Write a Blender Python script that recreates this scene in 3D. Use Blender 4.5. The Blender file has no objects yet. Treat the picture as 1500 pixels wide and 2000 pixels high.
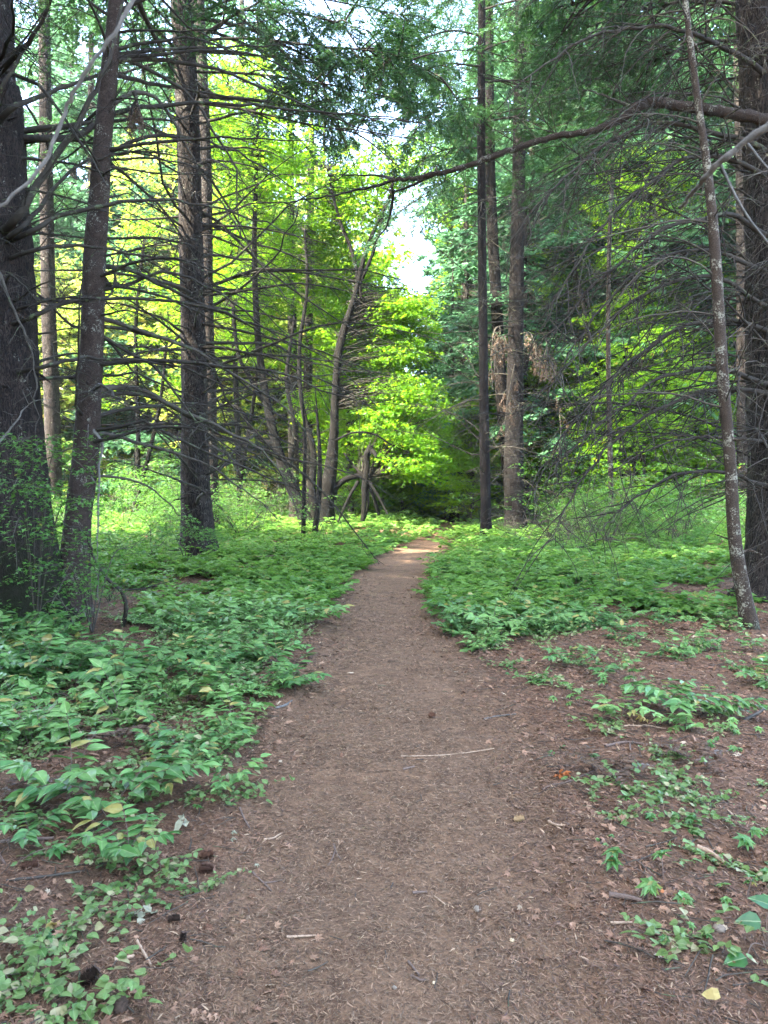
import bpy, math
import numpy as np
from mathutils import Vector

# ------------------------------------------------------------------ camera, sky, sun, exposure
scene = bpy.context.scene
COL = scene.collection
H_CAM, F, CX, CY, HORIZON = 1.55, 1500.0, 750.0, 1000.0, 950.0
PITCH = -math.atan((CY - HORIZON) / F)
cam = bpy.data.cameras.new('camera')
cam.sensor_fit = 'VERTICAL'; cam.sensor_height = 36.0; cam.lens = 36.0 * F / 2000.0
cam.clip_start = 0.05; cam.clip_end = 600
cam.dof.use_dof = True; cam.dof.focus_distance = 7.0; cam.dof.aperture_fstop = 9.0
cam_o = bpy.data.objects.new('camera', cam); COL.objects.link(cam_o)
cam_o.location = (0, 0, H_CAM); cam_o.rotation_euler = (math.pi / 2 + PITCH, 0, 0)
scene.camera = cam_o

SUN_EL, SUN_AZ = math.radians(47), math.radians(-120)      # azimuth from +Y towards +X
world = bpy.data.worlds.new('World'); scene.world = world; world.use_nodes = True
wn = world.node_tree; wn.nodes.clear()
sky = wn.nodes.new('ShaderNodeTexSky'); sky.sky_type = 'NISHITA'; sky.sun_disc = False
sky.sun_elevation = SUN_EL; sky.sun_rotation = SUN_AZ
sky.dust_density = 3.0; sky.air_density = 0.8; sky.ozone_density = 0.5
bg = wn.nodes.new('ShaderNodeBackground'); bg.inputs['Strength'].default_value = 0.15
wo = wn.nodes.new('ShaderNodeOutputWorld')
wn.links.new(sky.outputs[0], bg.inputs[0]); wn.links.new(bg.outputs[0], wo.inputs[0])
sun = bpy.data.lights.new('sun', 'SUN'); sun.energy = 2.9; sun.angle = math.radians(0.5)
sun.color = (1.0, 0.93, 0.80)
sun_o = bpy.data.objects.new('sun', sun); COL.objects.link(sun_o)
SV = Vector((math.sin(SUN_AZ) * math.cos(SUN_EL), math.cos(SUN_AZ) * math.cos(SUN_EL), math.sin(SUN_EL)))
sun_o.rotation_euler = SV.to_track_quat('Z', 'Y').to_euler(); sun_o.location = (0, 0, 60)
vs = scene.view_settings
vs.view_transform = 'Standard'; vs.look = 'None'; vs.gamma = 1.0; vs.use_curve_mapping = False
vs.exposure = 4.3
scene.render.engine = 'CYCLES'
scene.cycles.max_bounces = 6; scene.cycles.diffuse_bounces = 3; scene.cycles.transmission_bounces = 3
scene.cycles.glossy_bounces = 2; scene.cycles.transparent_max_bounces = 4

# ------------------------------------------------------------------ picture <-> place
cp, sp_ = math.cos(PITCH), math.sin(PITCH)
def ray(px, py):
    dx = (px - CX) / F; dy = (CY - py) / F
    return np.array([dx, cp - dy * sp_, sp_ + dy * cp])
def P3(px, py, Y):
    d = ray(px, py); t = Y / d[1]
    return np.array([d[0] * t, Y, H_CAM + d[2] * t])
def G0(px, py):
    d = ray(px, py); t = -H_CAM / d[2]
    return np.array([d[0] * t, d[1] * t])
def to_px(x, y, z=0.0):
    yy = y * cp + (z - H_CAM) * sp_; zz = -y * sp_ + (z - H_CAM) * cp
    yy = np.maximum(yy, 0.2)
    return CX + F * x / yy, CY - F * zz / yy

# ------------------------------------------------------------------ numeric helpers
def unit(v): return v / np.maximum(np.linalg.norm(v, axis=-1, keepdims=True), 1e-9)
def _h(i, j, s):
    i = i.astype(np.int64); j = j.astype(np.int64)
    n = (i * 374761393 + j * 668265263 + s * 1442695041) & 0x7fffffff
    n = ((n ^ (n >> 13)) * 1274126177) & 0x7fffffff
    n = n ^ (n >> 16)
    return (n & 0xffff) / 65535.0
def vn(x, y, s=0):
    x = np.asarray(x, float); y = np.asarray(y, float)
    i = np.floor(x); j = np.floor(y); u = x - i; v = y - j
    u = u * u * (3 - 2 * u); v = v * v * (3 - 2 * v)
    a = _h(i, j, s); b = _h(i + 1, j, s); c = _h(i, j + 1, s); d = _h(i + 1, j + 1, s)
    return (a * (1 - u) + b * u) * (1 - v) + (c * (1 - u) + d * u) * v - 0.5
def fbm(x, y, s=0, o=4):
    r = 0; a = 1
    for k in range(o): r = r + a * vn(x * 2**k, y * 2**k, s + k); a *= 0.5
    return r
def sstep(a, b, x):
    t = np.clip((x - a) / (b - a), 0, 1); return t * t * (3 - 2 * t)

# ------------------------------------------------------------------ the trail and the terrain
LE = [(300,2000),(420,1700),(470,1600),(490,1500),(545,1400),(590,1300),(622,1250),(650,1200),(680,1150),(722,1100),(768,1075),(838,1050),(866,1036)]
RE = [(1190,2000),(1120,1700),(1085,1600),(1060,1500),(1020,1400),(955,1300),(885,1250),(850,1200),(826,1150),(848,1100),(863,1075),(877,1050),(880,1036)]
gl = np.array([G0(*p) for p in LE]); gr = np.array([G0(*p) for p in RE])
def edges(y):
    xl = np.interp(y, gl[:, 1], gl[:, 0]); xr = np.interp(y, gr[:, 1], gr[:, 0])
    far = np.maximum(y - gl[-1, 1], 0)
    w = np.where(far > 0, 0.28, 0)
    return xl + far * 0.09 - w, xr + far * 0.09 + w
def inside(x, y):                      # metres inside the trail edge (negative: outside)
    xl, xr = edges(y)
    n = 0.22 * fbm(x * 1.7, y * 1.7, 5, 3) * np.clip(y / 6, .5, 1.0)
    return np.minimum(x - xl, xr - x) + n
def hgt(x, y):
    x = np.asarray(x, float); y = np.asarray(y, float)
    z = 0.10 * vn(x * .23, y * .23, 1) * sstep(2, 12, np.hypot(x, y)) + 0.05 * vn(x * .9, y * .9, 2)
    m = sstep(-.35, .35, inside(x, y))
    z = z * (1 - m) + m * (-0.03)
    z += 0.16 * sstep(.3, 1.6, -inside(x, y)) * sstep(10, 18, y) * (x < 3.5) * (1 - sstep(30, 40, y))
    return z
def gz(x, y): return float(hgt(np.array([x]), np.array([y]))[0])
def GP(px, py, dz=0.0):
    g = G0(px, py); return np.array([g[0], g[1], gz(*g) + dz])

# ------------------------------------------------------------------ mesh collector
class Geo:
    def __init__(s): s.v = []; s.f = []; s.c = []; s.n = 0
    def add(s, v, f, c=None):
        v = np.asarray(v, np.float32).reshape(-1, 3); f = np.asarray(f, np.int32)
        if c is None: c = np.full((len(v), 3), .5, np.float32)
        s.v.append(v); s.f.append(f + s.n); s.c.append(np.asarray(c, np.float32)); s.n += len(v); return s
    def build(s, name, m, parent=None, origin=(0, 0, 0), smooth=True):
        me = bpy.data.meshes.new(name)
        if s.n:
            v = np.concatenate(s.v) - np.asarray(origin, np.float32)
            me.vertices.add(len(v)); me.vertices.foreach_set('co', v.ravel())
            tot = sum(f.size for f in s.f); npoly = sum(len(f) for f in s.f)
            me.loops.add(tot); me.polygons.add(npoly)
            me.loops.foreach_set('vertex_index', np.concatenate([f.ravel() for f in s.f]))
            cnt = np.concatenate([np.full(len(f), f.shape[1], np.int32) for f in s.f])
            st = np.concatenate([[0], np.cumsum(cnt)[:-1]]).astype(np.int32)
            me.polygons.foreach_set('loop_start', st); me.polygons.foreach_set('loop_total', cnt)
            me.polygons.foreach_set('use_smooth', np.full(npoly, smooth))
            a = me.color_attributes.new('Col', 'FLOAT_COLOR', 'POINT')
            c = np.concatenate(s.c); c = np.concatenate([c, np.ones((len(c), 1), np.float32)], 1)
            a.data.foreach_set('color', c.ravel())
            me.update(calc_edges=True)
        if m: me.materials.append(m)
        o = bpy.data.objects.new(name, me); COL.objects.link(o)
        if parent: o.parent = parent
        else: o.location = origin
        return o

def tubes(P, R, S=5):
    P = np.asarray(P, float); R = np.asarray(R, float)
    N, K, _ = P.shape
    T = unit(np.gradient(P, axis=1)); m = unit(P[:, -1] - P[:, 0])
    ref = np.where(np.abs(m[:, 2:3]) > .75, np.array([[1., 0.1, 0]]), np.array([[0., 0.1, 1.]]))[:, None, :]
    n = unit(np.cross(T, ref)); b = np.cross(T, n)
    a = np.arange(S) * 2 * np.pi / S
    v = P[:, :, None] + R[:, :, None, None] * (n[:, :, None] * np.cos(a)[None, None, :, None] + b[:, :, None] * np.sin(a)[None, None, :, None])
    idx = np.arange(N * K * S).reshape(N, K, S)
    f = np.stack([idx[:, :-1], np.roll(idx[:, :-1], -1, 2), np.roll(idx[:, 1:], -1, 2), idx[:, 1:]], -1).reshape(-1, 4)
    return v.reshape(-1, 3), f
def tubecol(N, K, S, rng): return np.repeat(rng.rand(N, 3), K * S, 0)

def inst(tv, tf, tb, pos, d, n, s, rng, G, base=(0, 1), g=None):
    """many copies of a small template: x along d, z along n, tb = per-vertex third value"""
    d = unit(d); n = unit(n - d * np.sum(n * d, 1, keepdims=True)); y = np.cross(n, d)
    s = np.asarray(s, float)
    if s.ndim == 1: s = np.stack([s, s, s], 1)
    tv = np.asarray(tv, float)
    v = pos[:, None] + tv[None, :, 0:1] * (d * s[:, :1])[:, None] + tv[None, :, 1:2] * (y * s[:, 1:2])[:, None] + tv[None, :, 2:3] * (n * s[:, 2:3])[:, None]
    N, V = len(pos), len(tv)
    c = np.empty((N, V, 3)); c[..., 0] = rng.uniform(base[0], base[1], (N, 1)); c[..., 1] = (rng.rand(N, 1) if g is None else g); c[..., 2] = np.asarray(tb)[None]
    o = (np.arange(N) * V)[:, None, None]
    base_n = G.n
    G.v.append(v.reshape(-1, 3).astype(np.float32)); G.c.append(c.reshape(-1, 3).astype(np.float32)); G.n += N * V
    for f in tf:
        f = np.asarray(f, np.int64); G.f.append((f[None] + o + base_n).reshape(-1, f.shape[1]).astype(np.int32))

def grow(p, d, L, K, rng, wob=.08, grav=0.0):
    p = np.asarray(p, float).reshape(-1, 3); N = len(p); d = unit(np.asarray(d, float).reshape(-1, 3))
    L = np.broadcast_to(L, (N,)); st = (L / (K - 1))[:, None]
    P = np.empty((N, K, 3)); P[:, 0] = p
    for k in range(1, K):
        d = d + rng.normal(0, wob, (N, 3)) * np.where(rng.rand(N, 1) < .13, 3., .85); d[:, 2] -= grav; d = unit(d)
        P[:, k] = P[:, k - 1] + d * st
    return P
def kids(P, L, n, rng, t0=.2, t1=1., ang=50, lf=.3, lmin=.1, flat=.3, fall=.7):
    N, K, _ = P.shape; L = np.broadcast_to(L, (N,))
    t = np.sort(rng.uniform(t0, t1, (N, n)), 1); x = t * (K - 1); i = np.minimum(x.astype(int), K - 2); f = (x - i)[..., None]
    ar = np.arange(N)[:, None]; A = P[ar, i]; B = P[ar, i + 1]; pos = A + (B - A) * f; tan = unit(B - A)
    side = unit(np.cross(tan, np.array([0.02, 0.01, 1.]))); up = np.cross(side, tan)
    s = np.where((np.arange(n)[None] + rng.randint(0, 2, (N, 1))) % 2, 1., -1.)[..., None]
    a = np.radians(ang) + rng.normal(0, .15, (N, n, 1)); z = rng.normal(0, flat, (N, n, 1))
    d = tan * np.cos(a) + np.sin(a) * (side * s * np.cos(z) + up * np.sin(z))
    Lc = (L[:, None] * lf * (1 - fall * t) * rng.uniform(.5, 1.3, (N, n)) + lmin)
    return pos.reshape(-1, 3), d.reshape(-1, 3), Lc.ravel()
def spline(pts, n):
    p = np.asarray(pts, float); k = len(p)
    if k < 3: t = np.linspace(0, 1, n)[:, None]; return p[0] * (1 - t) + p[-1] * t
    q = np.vstack([2 * p[0] - p[1], p, 2 * p[-1] - p[-2]])
    out = []
    for u in np.linspace(0, k - 1, n):
        i = min(int(u), k - 2); t = u - i; a, b, c, d = q[i], q[i + 1], q[i + 2], q[i + 3]
        out.append(.5 * (2 * b + (c - a) * t + (2 * a - 5 * b + 4 * c - d) * t * t + (3 * b - a - 3 * c + d) * t**3))
    return np.array(out)

# ------------------------------------------------------------------ materials
def mat(name):
    m = bpy.data.materials.new(name); m.use_nodes = True
    nt = m.node_tree; b = nt.nodes['Principled BSDF']; return m, nt, b
def nd(nt, t, ins=None, **kw):
    n = nt.nodes.new(t)
    for k, v in kw.items(): setattr(n, k, v)
    for k, v in (ins or {}).items():
        if isinstance(v, bpy.types.NodeSocket): nt.links.new(v, n.inputs[k])
        else: n.inputs[k].default_value = v
    return n
def rgba(c): return (c[0], c[1], c[2], 1)
def mix(nt, fac, a, b, mode='MIX'):
    n = nt.nodes.new('ShaderNodeMix'); n.data_type = 'RGBA'; n.blend_type = mode
    for s, v in ((n.inputs[0], fac), (n.inputs[6], a), (n.inputs[7], b)):
        if isinstance(v, bpy.types.NodeSocket): nt.links.new(v, s)
        else: s.default_value = v if not isinstance(v, tuple) else rgba(v)
    return n.outputs[2]
def ramp(nt, fac, lo, hi):
    n = nd(nt, 'ShaderNodeMapRange', {0: fac, 1: lo, 2: hi}); n.interpolation_type = 'SMOOTHSTEP'; return n.outputs[0]
def noise(nt, vec, scale, detail=4, rough=.6, out=0):
    return nd(nt, 'ShaderNodeTexNoise', {'Vector': vec, 'Scale': scale, 'Detail': detail, 'Roughness': rough}).outputs[out]
def bump(nt, h, strength, dist, b, prev=None):
    n = nd(nt, 'ShaderNodeBump', {'Height': h, 'Strength': strength, 'Distance': dist})
    if prev: nt.links.new(prev, n.inputs['Normal'])
    nt.links.new(n.outputs[0], b.inputs['Normal']); return n.outputs[0]

def leaf_mat(name, ca, cb, cy=None, ythr=.93, trans=.45, tcol=None, rough=.45, rib=True, orand=0.0):
    m, nt, b = mat(name)
    at = nd(nt, 'ShaderNodeAttribute', attribute_name='Col'); sp = nd(nt, 'ShaderNodeSeparateColor', {0: at.outputs[0]})
    c = mix(nt, sp.outputs[0], ca, cb)
    if cy: c = mix(nt, ramp(nt, sp.outputs[1], ythr, ythr + .03), c, cy)
    geo = nd(nt, 'ShaderNodeNewGeometry')
    if rib: c = mix(nt, ramp(nt, sp.outputs[2], .12, .0), c, mix(nt, .5, c, (.35, .42, .2)))
    nz = noise(nt, geo.outputs['Position'], 30, 2); c = mix(nt, ramp(nt, nz, .3, .75), mix(nt, .35, c, (.01, .02, .005)), c)
    if orand:
        oi = nd(nt, 'ShaderNodeObjectInfo'); hs = nd(nt, 'ShaderNodeHueSaturation', {'Color': c})
        mr = nd(nt, 'ShaderNodeMapRange', {0: oi.outputs['Random'], 3: 1 - orand, 4: 1 + orand}); nt.links.new(mr.outputs[0], hs.inputs['Value'])
        mr2 = nd(nt, 'ShaderNodeMapRange', {0: oi.outputs['Random'], 3: .5 + orand * .06, 4: .5 - orand * .06}); nt.links.new(mr2.outputs[0], hs.inputs['Hue'])
        c = hs.outputs[0]
    nt.links.new(c, b.inputs['Base Color']); b.inputs['Roughness'].default_value = rough
    b.inputs['Specular IOR Level'].default_value = .35
    if trans:
        tc = mix(nt, .55, c, tcol or (.25, .40, .03))
        t = nd(nt, 'ShaderNodeBsdfTranslucent', {'Color': tc})
        mx = nd(nt, 'ShaderNodeMixShader', {0: trans, 1: b.outputs[0], 2: t.outputs[0]})
        nt.links.new(mx.outputs[0], nt.nodes['Material Output'].inputs[0])
    return m

def bark_mat(name, c1, c2, crack, scale=1.0, lichen=0.0, moss=0.0, bstr=.8, lichcol=(.62, .66, .56), sz=.22):
    m, nt, b = mat(name)
    tc = nd(nt, 'ShaderNodeTexCoord').outputs['Object']
    mp = nd(nt, 'ShaderNodeMapping', {'Vector': tc, 'Scale': (1, 1, sz)}).outputs[0]
    wv = noise(nt, mp, 6 * scale, 3, .6, 1)
    mp2 = mix(nt, .28, mp, wv)
    vo = nd(nt, 'ShaderNodeTexVoronoi', {'Vector': mp2, 'Scale': 26 * scale}, feature='DISTANCE_TO_EDGE').outputs[0]
    n1 = noise(nt, mp, 10 * scale, 6, .7); n2 = noise(nt, tc, 3, 3, .6); n3 = noise(nt, tc, 55, 4, .7)
    c = mix(nt, ramp(nt, n1, .35, .65), c1, c2)
    c = mix(nt, ramp(nt, n2, .35, .7), c, mix(nt, .5, c, c1))
    c = mix(nt, ramp(nt, vo, .16, .0), c, crack)
    if lichen:
        l = nd(nt, 'ShaderNodeMath', {0: n3, 1: noise(nt, tc, 7, 3, .6)}, operation='MULTIPLY').outputs[0]
        c = mix(nt, ramp(nt, l, .40 - lichen * .16, .47 - lichen * .16), c, lichcol)
    if moss:
        z = nd(nt, 'ShaderNodeSeparateXYZ', {0: tc}).outputs[2]
        a = nd(nt, 'ShaderNodeMath', {0: ramp(nt, z, 3.0 + moss, -.8), 1: noise(nt, tc, 5, 6, .72)}, operation='ADD').outputs[0]
        c = mix(nt, ramp(nt, a, 1.05, 1.4), c, mix(nt, n3, (.012, .018, .004), (.05, .062, .018)))
    c = mix(nt, 1.0, c, (.29, .27, .245), 'MULTIPLY')
    nt.links.new(c, b.inputs['Base Color']); b.inputs['Roughness'].default_value = .9; b.inputs['Specular IOR Level'].default_value = .2
    h = mix(nt, .5, ramp(nt, vo, 0., .25), n1)
    p = bump(nt, h, bstr, .03, b); bump(nt, n3, .35, .01, b, p)
    return m
def plain_mat(name, c1, c2, scale=20, rough=.85, b_=.3, attr=True, moss=0):
    m, nt, b = mat(name); g = nd(nt, 'ShaderNodeNewGeometry').outputs['Position']
    n = noise(nt, g, scale, 4, .7); c = mix(nt, ramp(nt, n, .3, .7), c1, c2)
    if attr:
        at = nd(nt, 'ShaderNodeAttribute', attribute_name='Col'); sp = nd(nt, 'ShaderNodeSeparateColor', {0: at.outputs[0]})
        c = mix(nt, sp.outputs[0], c, mix(nt, .55, c, c2))
    if moss: c = mix(nt, ramp(nt, noise(nt, g, 9, 4, .7), .62 - moss * .2, .72 - moss * .2), c, (.075, .095, .045))
    nt.links.new(c, b.inputs['Base Color']); b.inputs['Roughness'].default_value = rough; b.inputs['Specular IOR Level'].default_value = .25
    bump(nt, n, b_, .01, b); return m

M = {}
M['bark_fir'] = bark_mat('bark_fir', (.135, .115, .10), (.05, .038, .032), (.016, .011, .009), 1.0, lichen=.35)
M['bark_red'] = bark_mat('bark_red', (.22, .175, .145), (.11, .075, .06), (.045, .028, .022), 2.0, lichen=.55, bstr=.5, sz=.9)
M['bark_mossy'] = bark_mat('bark_mossy', (.13, .10, .085), (.05, .038, .032), (.012, .009, .008), 1.5, lichen=.3, moss=1.0)
M['bark_lichen'] = bark_mat('bark_lichen', (.20, .16, .12), (.11, .085, .065), (.045, .032, .025), 2.2, lichen=.75, bstr=.35, moss=-1.6, sz=.8)
M['bark_pale'] = bark_mat('bark_pale', (.17, .155, .13), (.10, .088, .072), (.05, .04, .035), 1.2, lichen=.7)
M['bark_dark'] = bark_mat('bark_dark', (.036, .028, .024), (.020, .016, .014), (.010, .007, .006), 1.1, lichen=.1)
M['bark_maple'] = bark_mat('bark_maple', (.030, .027, .019), (.013, .011, .009), (.006, .005, .004), 1.4, lichen=.1, moss=-.3)
M['twig'] = plain_mat('twig', (.028, .023, .018), (.062, .054, .040), 14, moss=.35)
M['twig_dark'] = plain_mat('twig_dark', (.014, .011, .008), (.034, .029, .021), 14, moss=.25)
M['twig_pale'] = plain_mat('twig_pale', (.060, .055, .047), (.15, .14, .12), 45, b_=.6)
M['limb'] = bark_mat('limb', (.26, .19, .13), (.13, .095, .07), (.04, .03, .02), 3.0, lichen=.6, bstr=.8, sz=1.0)
M['wood_dry'] = plain_mat('wood_dry', (.20, .13, .08), (.36, .26, .17), 60)
M['wood_brown'] = plain_mat('wood_brown', (.06, .042, .032), (.14, .10, .075), 60)
M['fir'] = leaf_mat('fir', (.025, .08, .034), (.045, .13, .042), trans=.25, tcol=(.08, .20, .03), rib=False, rough=.5)
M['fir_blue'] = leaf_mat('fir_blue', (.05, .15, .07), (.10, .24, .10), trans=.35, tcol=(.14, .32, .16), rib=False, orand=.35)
M['fir_dead'] = leaf_mat('fir_dead', (.075, .040, .022), (.125, .074, .042), trans=.15, tcol=(.16, .09, .05), rib=False)
M['maple'] = leaf_mat('maple', (.08, .215, .012), (.15, .31, .018), (.34, .26, .02), .95, trans=.6, tcol=(.36, .66, .02), orand=.12)
M['maple_warm'] = leaf_mat('maple_warm', (.12, .21, .025), (.21, .28, .045), (.44, .30, .09), .84, trans=.55, tcol=(.48, .62, .10), orand=.25)
M['shrub'] = leaf_mat('shrub', (.045, .145, .025), (.09, .22, .035), (.25, .22, .03), .97, trans=.42, tcol=(.16, .36, .04), orand=.2)
M['herb'] = leaf_mat('herb', (.055, .165, .042), (.14, .29, .075), (.30, .26, .07), .93, trans=.25, tcol=(.16, .32, .07), rough=.42, orand=.15)
M['herb_far'] = leaf_mat('herb_far', (.060, .165, .025), (.15, .30, .045), (.24, .24, .05), .94, trans=.40, tcol=(.18, .38, .05), rough=.5)
M['herb_pale'] = leaf_mat('herb_pale', (.085, .18, .045), (.18, .28, .085), (.36, .33, .17), .84, trans=.35, tcol=(.26, .36, .10))
M['glossy_leaf'] = leaf_mat('glossy_leaf', (.02, .085, .018), (.04, .13, .03), trans=.15, rough=.3)
M['litter'] = leaf_mat('litter', (.13, .062, .036), (.36, .215, .13), (.46, .36, .24), .955, trans=.15, tcol=(.3, .16, .08), rib=False, rough=.8)
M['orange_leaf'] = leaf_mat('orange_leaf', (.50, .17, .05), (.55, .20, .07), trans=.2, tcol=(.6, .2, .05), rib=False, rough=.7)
M['tan_leaf'] = leaf_mat('tan_leaf', (.42, .32, .10), (.46, .38, .16), trans=.2, tcol=(.5, .4, .1), rib=False, rough=.7)
M['pale_leaf'] = leaf_mat('pale_leaf', (.22, .23, .14), (.34, .32, .22), trans=.1, tcol=(.4, .4, .3), rib=False, rough=.8)
M['needle'] = leaf_mat('needle', (.065, .035, .020), (.285, .175, .10), (.40, .27, .16), .96, trans=.0, rib=False, rough=.7)
M['needle_red'] = leaf_mat('needle_red', (.048, .023, .014), (.235, .125, .070), (.36, .245, .145), .95, trans=.0, rib=False, rough=.7)
M['cone'] = plain_mat('cone', (.09, .045, .03), (.20, .11, .07), 80)
M['cone_dark'] = plain_mat('cone_dark', (.03, .02, .014), (.075, .05, .035), 80)
M['cone_pale'] = plain_mat('cone_pale', (.30, .20, .10), (.42, .31, .17), 80)
M['stone'] = plain_mat('stone', (.12, .095, .07), (.20, .165, .12), 40, attr=False)
M['stone_tan'] = plain_mat('stone_tan', (.42, .32, .18), (.52, .42, .26), 40, attr=False)

def soil_mat(name, A, B_, fine):
    """trail soil (A) passing into forest floor (B_) where the Col mask falls to 0"""
    m, nt, b = mat(name); g = nd(nt, 'ShaderNodeNewGeometry').outputs['Position']
    big = noise(nt, g, 1.3, 4, .6); mid = noise(nt, g, 9, 5, .65); m24 = noise(nt, g, 24, 5, .75)
    fi = noise(nt, g, fine, 5, .75); f2 = noise(nt, g, fine * 2.6, 3, .7); f3 = noise(nt, g, 4, 4, .7)
    def col(cols):
        c = mix(nt, ramp(nt, mid, .38, .62), mix(nt, .3, cols[0], cols[4]), cols[1]); c = mix(nt, ramp(nt, big, .42, .68), c, cols[2])
        c = mix(nt, ramp(nt, m24, .54, .66), c, mix(nt, .6, cols[0], cols[4])); c = mix(nt, ramp(nt, f3, .60, .74), c, mix(nt, .45, cols[0], cols[4]))
        c = mix(nt, ramp(nt, fi, .52, .72), c, cols[3]); c = mix(nt, ramp(nt, fi, .46, .30), c, cols[4])
        return mix(nt, ramp(nt, f2, .60, .75), c, cols[5])
    at = nd(nt, 'ShaderNodeAttribute', attribute_name='Col'); sp = nd(nt, 'ShaderNodeSeparateColor', {0: at.outputs[0]})
    k = nd(nt, 'ShaderNodeMath', {0: sp.outputs[0], 1: nd(nt, 'ShaderNodeMath', {0: m24, 1: -.5}, operation='ADD').outputs[0]}, operation='ADD').outputs[0]
    c = mix(nt, ramp(nt, k, .3, .7), col(B_), col(A))
    nt.links.new(c, b.inputs['Base Color']); b.inputs['Roughness'].default_value = .95; b.inputs['Specular IOR Level'].default_value = .15
    p = bump(nt, mid, .4, .05, b); bump(nt, fi, .8, .012, b, p); return m
M['soil'] = soil_mat('soil', [(.118, .070, .040), (.165, .100, .057), (.135, .083, .049), (.24, .152, .087), (.034, .020, .013), (.29, .19, .11)],
                     [(.098, .052, .029), (.150, .083, .047), (.11, .068, .041), (.21, .13, .075), (.026, .016, .010), (.29, .19, .12)], 68)

# ------------------------------------------------------------------ naming
def tag(o, label=None, cat=None, group=None, kind=None):
    if label: o['label'] = label
    if cat: o['category'] = cat
    if group: o['group'] = group
    if kind: o['kind'] = kind
    return o
def thing(name, label, cat, loc, group=None):
    o = bpy.data.objects.new(name, None); COL.objects.link(o); o.empty_display_size = .2
    o.location = tuple(float(a) for a in loc); return tag(o, label, cat, group)
def dup(root, loc, rz=0., s=1., label=None, group=None):
    r = root.copy(); COL.objects.link(r); r.location = tuple(float(a) for a in loc); r.rotation_euler = (0, 0, rz); r.scale = (s, s, s)
    if label: r['label'] = label
    if group: r['group'] = group
    for ch in list(root.children):
        c = ch.copy(); COL.objects.link(c); c.parent = r
        for g in ch.children:
            e = g.copy(); COL.objects.link(e); e.parent = c
    return r

# ------------------------------------------------------------------ ground and trail
def axis(segs):
    out = []
    for a, b, st in segs: out += list(np.arange(a, b, st))
    return np.array(out + [segs[-1][1]])
ys = axis([(-30, -4, 2.), (-4, 1.4, .4), (1.4, 5, .022), (5, 9, .05), (9, 18, .12), (18, 40, .35), (40, 200, 4)])
xp = axis([(0, 2.6, .025), (2.6, 6, .08), (6, 20, .35), (20, 130, 4)]); xs = np.concatenate([-xp[:0:-1], xp])
X, Y = np.meshgrid(xs, ys)
inn = inside(X, Y)
Z = hgt(X, Y) - .035 * sstep(-.02, .12, inn)
near = 1 - sstep(12, 25, Y)
Z += near * (1 - sstep(-.1, .05, inn)) * (.035 * fbm(X * 2.6, Y * 2.6, 21, 3) + .014 * fbm(X * 11, Y * 11, 22, 3))
Gd = Geo(); nx, ny = len(xs), len(ys)
idx = np.arange(nx * ny).reshape(ny, nx)
Gd.add(np.stack([X, Y, Z], -1).reshape(-1, 3), np.stack([idx[:-1, :-1], idx[:-1, 1:], idx[1:, 1:], idx[1:, :-1]], -1).reshape(-1, 4), np.repeat(sstep(-.35, .30, inn).reshape(-1, 1), 3, 1))
tag(Gd.build('ground', M['soil']), kind='structure')
def trail_z(x, y):
    i = inside(x, y)
    return hgt(x, y) + .020 * fbm(x * 4, y * 4, 31, 4) + .006 * fbm(x * 24, y * 24, 33, 2) - .05 * sstep(.06, -.12, i) - .01
yt = axis([(-6, 1.4, .4), (1.4, 5, .022), (5, 9, .05), (9, 18, .12), (18, 34, .3)])
xl, xr = edges(yt); xl = xl - .5; xr = xr + .5
u = np.linspace(0, 1, 110)
XX = xl[:, None] + (xr - xl)[:, None] * u[None]; YY = np.repeat(yt[:, None], len(u), 1)
ZZ = trail_z(XX, YY); ZZ[:, 0] -= .1; ZZ[:, -1] -= .1
Gt = Geo(); idx = np.arange(XX.size).reshape(XX.shape)
Gt.add(np.stack([XX, YY, ZZ], -1).reshape(-1, 3), np.stack([idx[:-1, :-1], idx[:-1, 1:], idx[1:, 1:], idx[1:, :-1]], -1).reshape(-1, 4), np.repeat(sstep(-.35, .30, inside(XX, YY)).reshape(-1, 1), 3, 1))
tag(Gt.build('path', M['soil']), kind='structure')
def surf(x, y):
    g = hgt(x, y) - .035 * sstep(-.02, .12, inside(x, y)) + (1 - sstep(12, 25, y)) * (1 - sstep(-.1, .05, inside(x, y))) * (.035 * fbm(x * 2.6, y * 2.6, 21, 3) + .014 * fbm(x * 11, y * 11, 22, 3))
    return np.maximum(g, trail_z(x, y))
def SP(px, py, dz=0.0):
    g = G0(px, py); x, y = g
    for _ in range(3):
        z = float(surf(np.array([x]), np.array([y]))[0]); d = ray(px, py); t = (z - H_CAM) / d[2]; x, y = d[0] * t, d[1] * t
    return np.array([x, y, z + dz])

# ------------------------------------------------------------------ leaf templates
def ovate(w=.27, tip=.14):
    st = [0, .14, .38, .68, 1.0]; hw = [0, .75 * w, w, .62 * w, 0]
    v = []; b = []
    for s in st: v.append((s, 0, -tip * s * s)); b.append(0)
    for sg in (1, -1):
        for k in (1, 2, 3): v.append((st[k], sg * hw[k], .06 - tip * st[k]**2 + .03 * hw[k])); b.append(1)
    tri = [(0, 1, 5), (3, 4, 7), (0, 8, 1), (3, 10, 4)]; quad = [(1, 2, 6, 5), (2, 3, 7, 6), (8, 9, 2, 1), (9, 10, 3, 2)]
    return np.array(v, float), [tri, quad], np.array(b, float)
OV = ovate(); OVW = ovate(.36, .10); OVN = ovate(.17, .2)
DI = (np.array([(0, 0, 0), (.45, .27, .05), (1, 0, -.1), (.45, -.27, .05)], float), [[(0, 1, 2), (0, 2, 3)]], np.array([0, 1, .5, 1.]))
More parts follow.
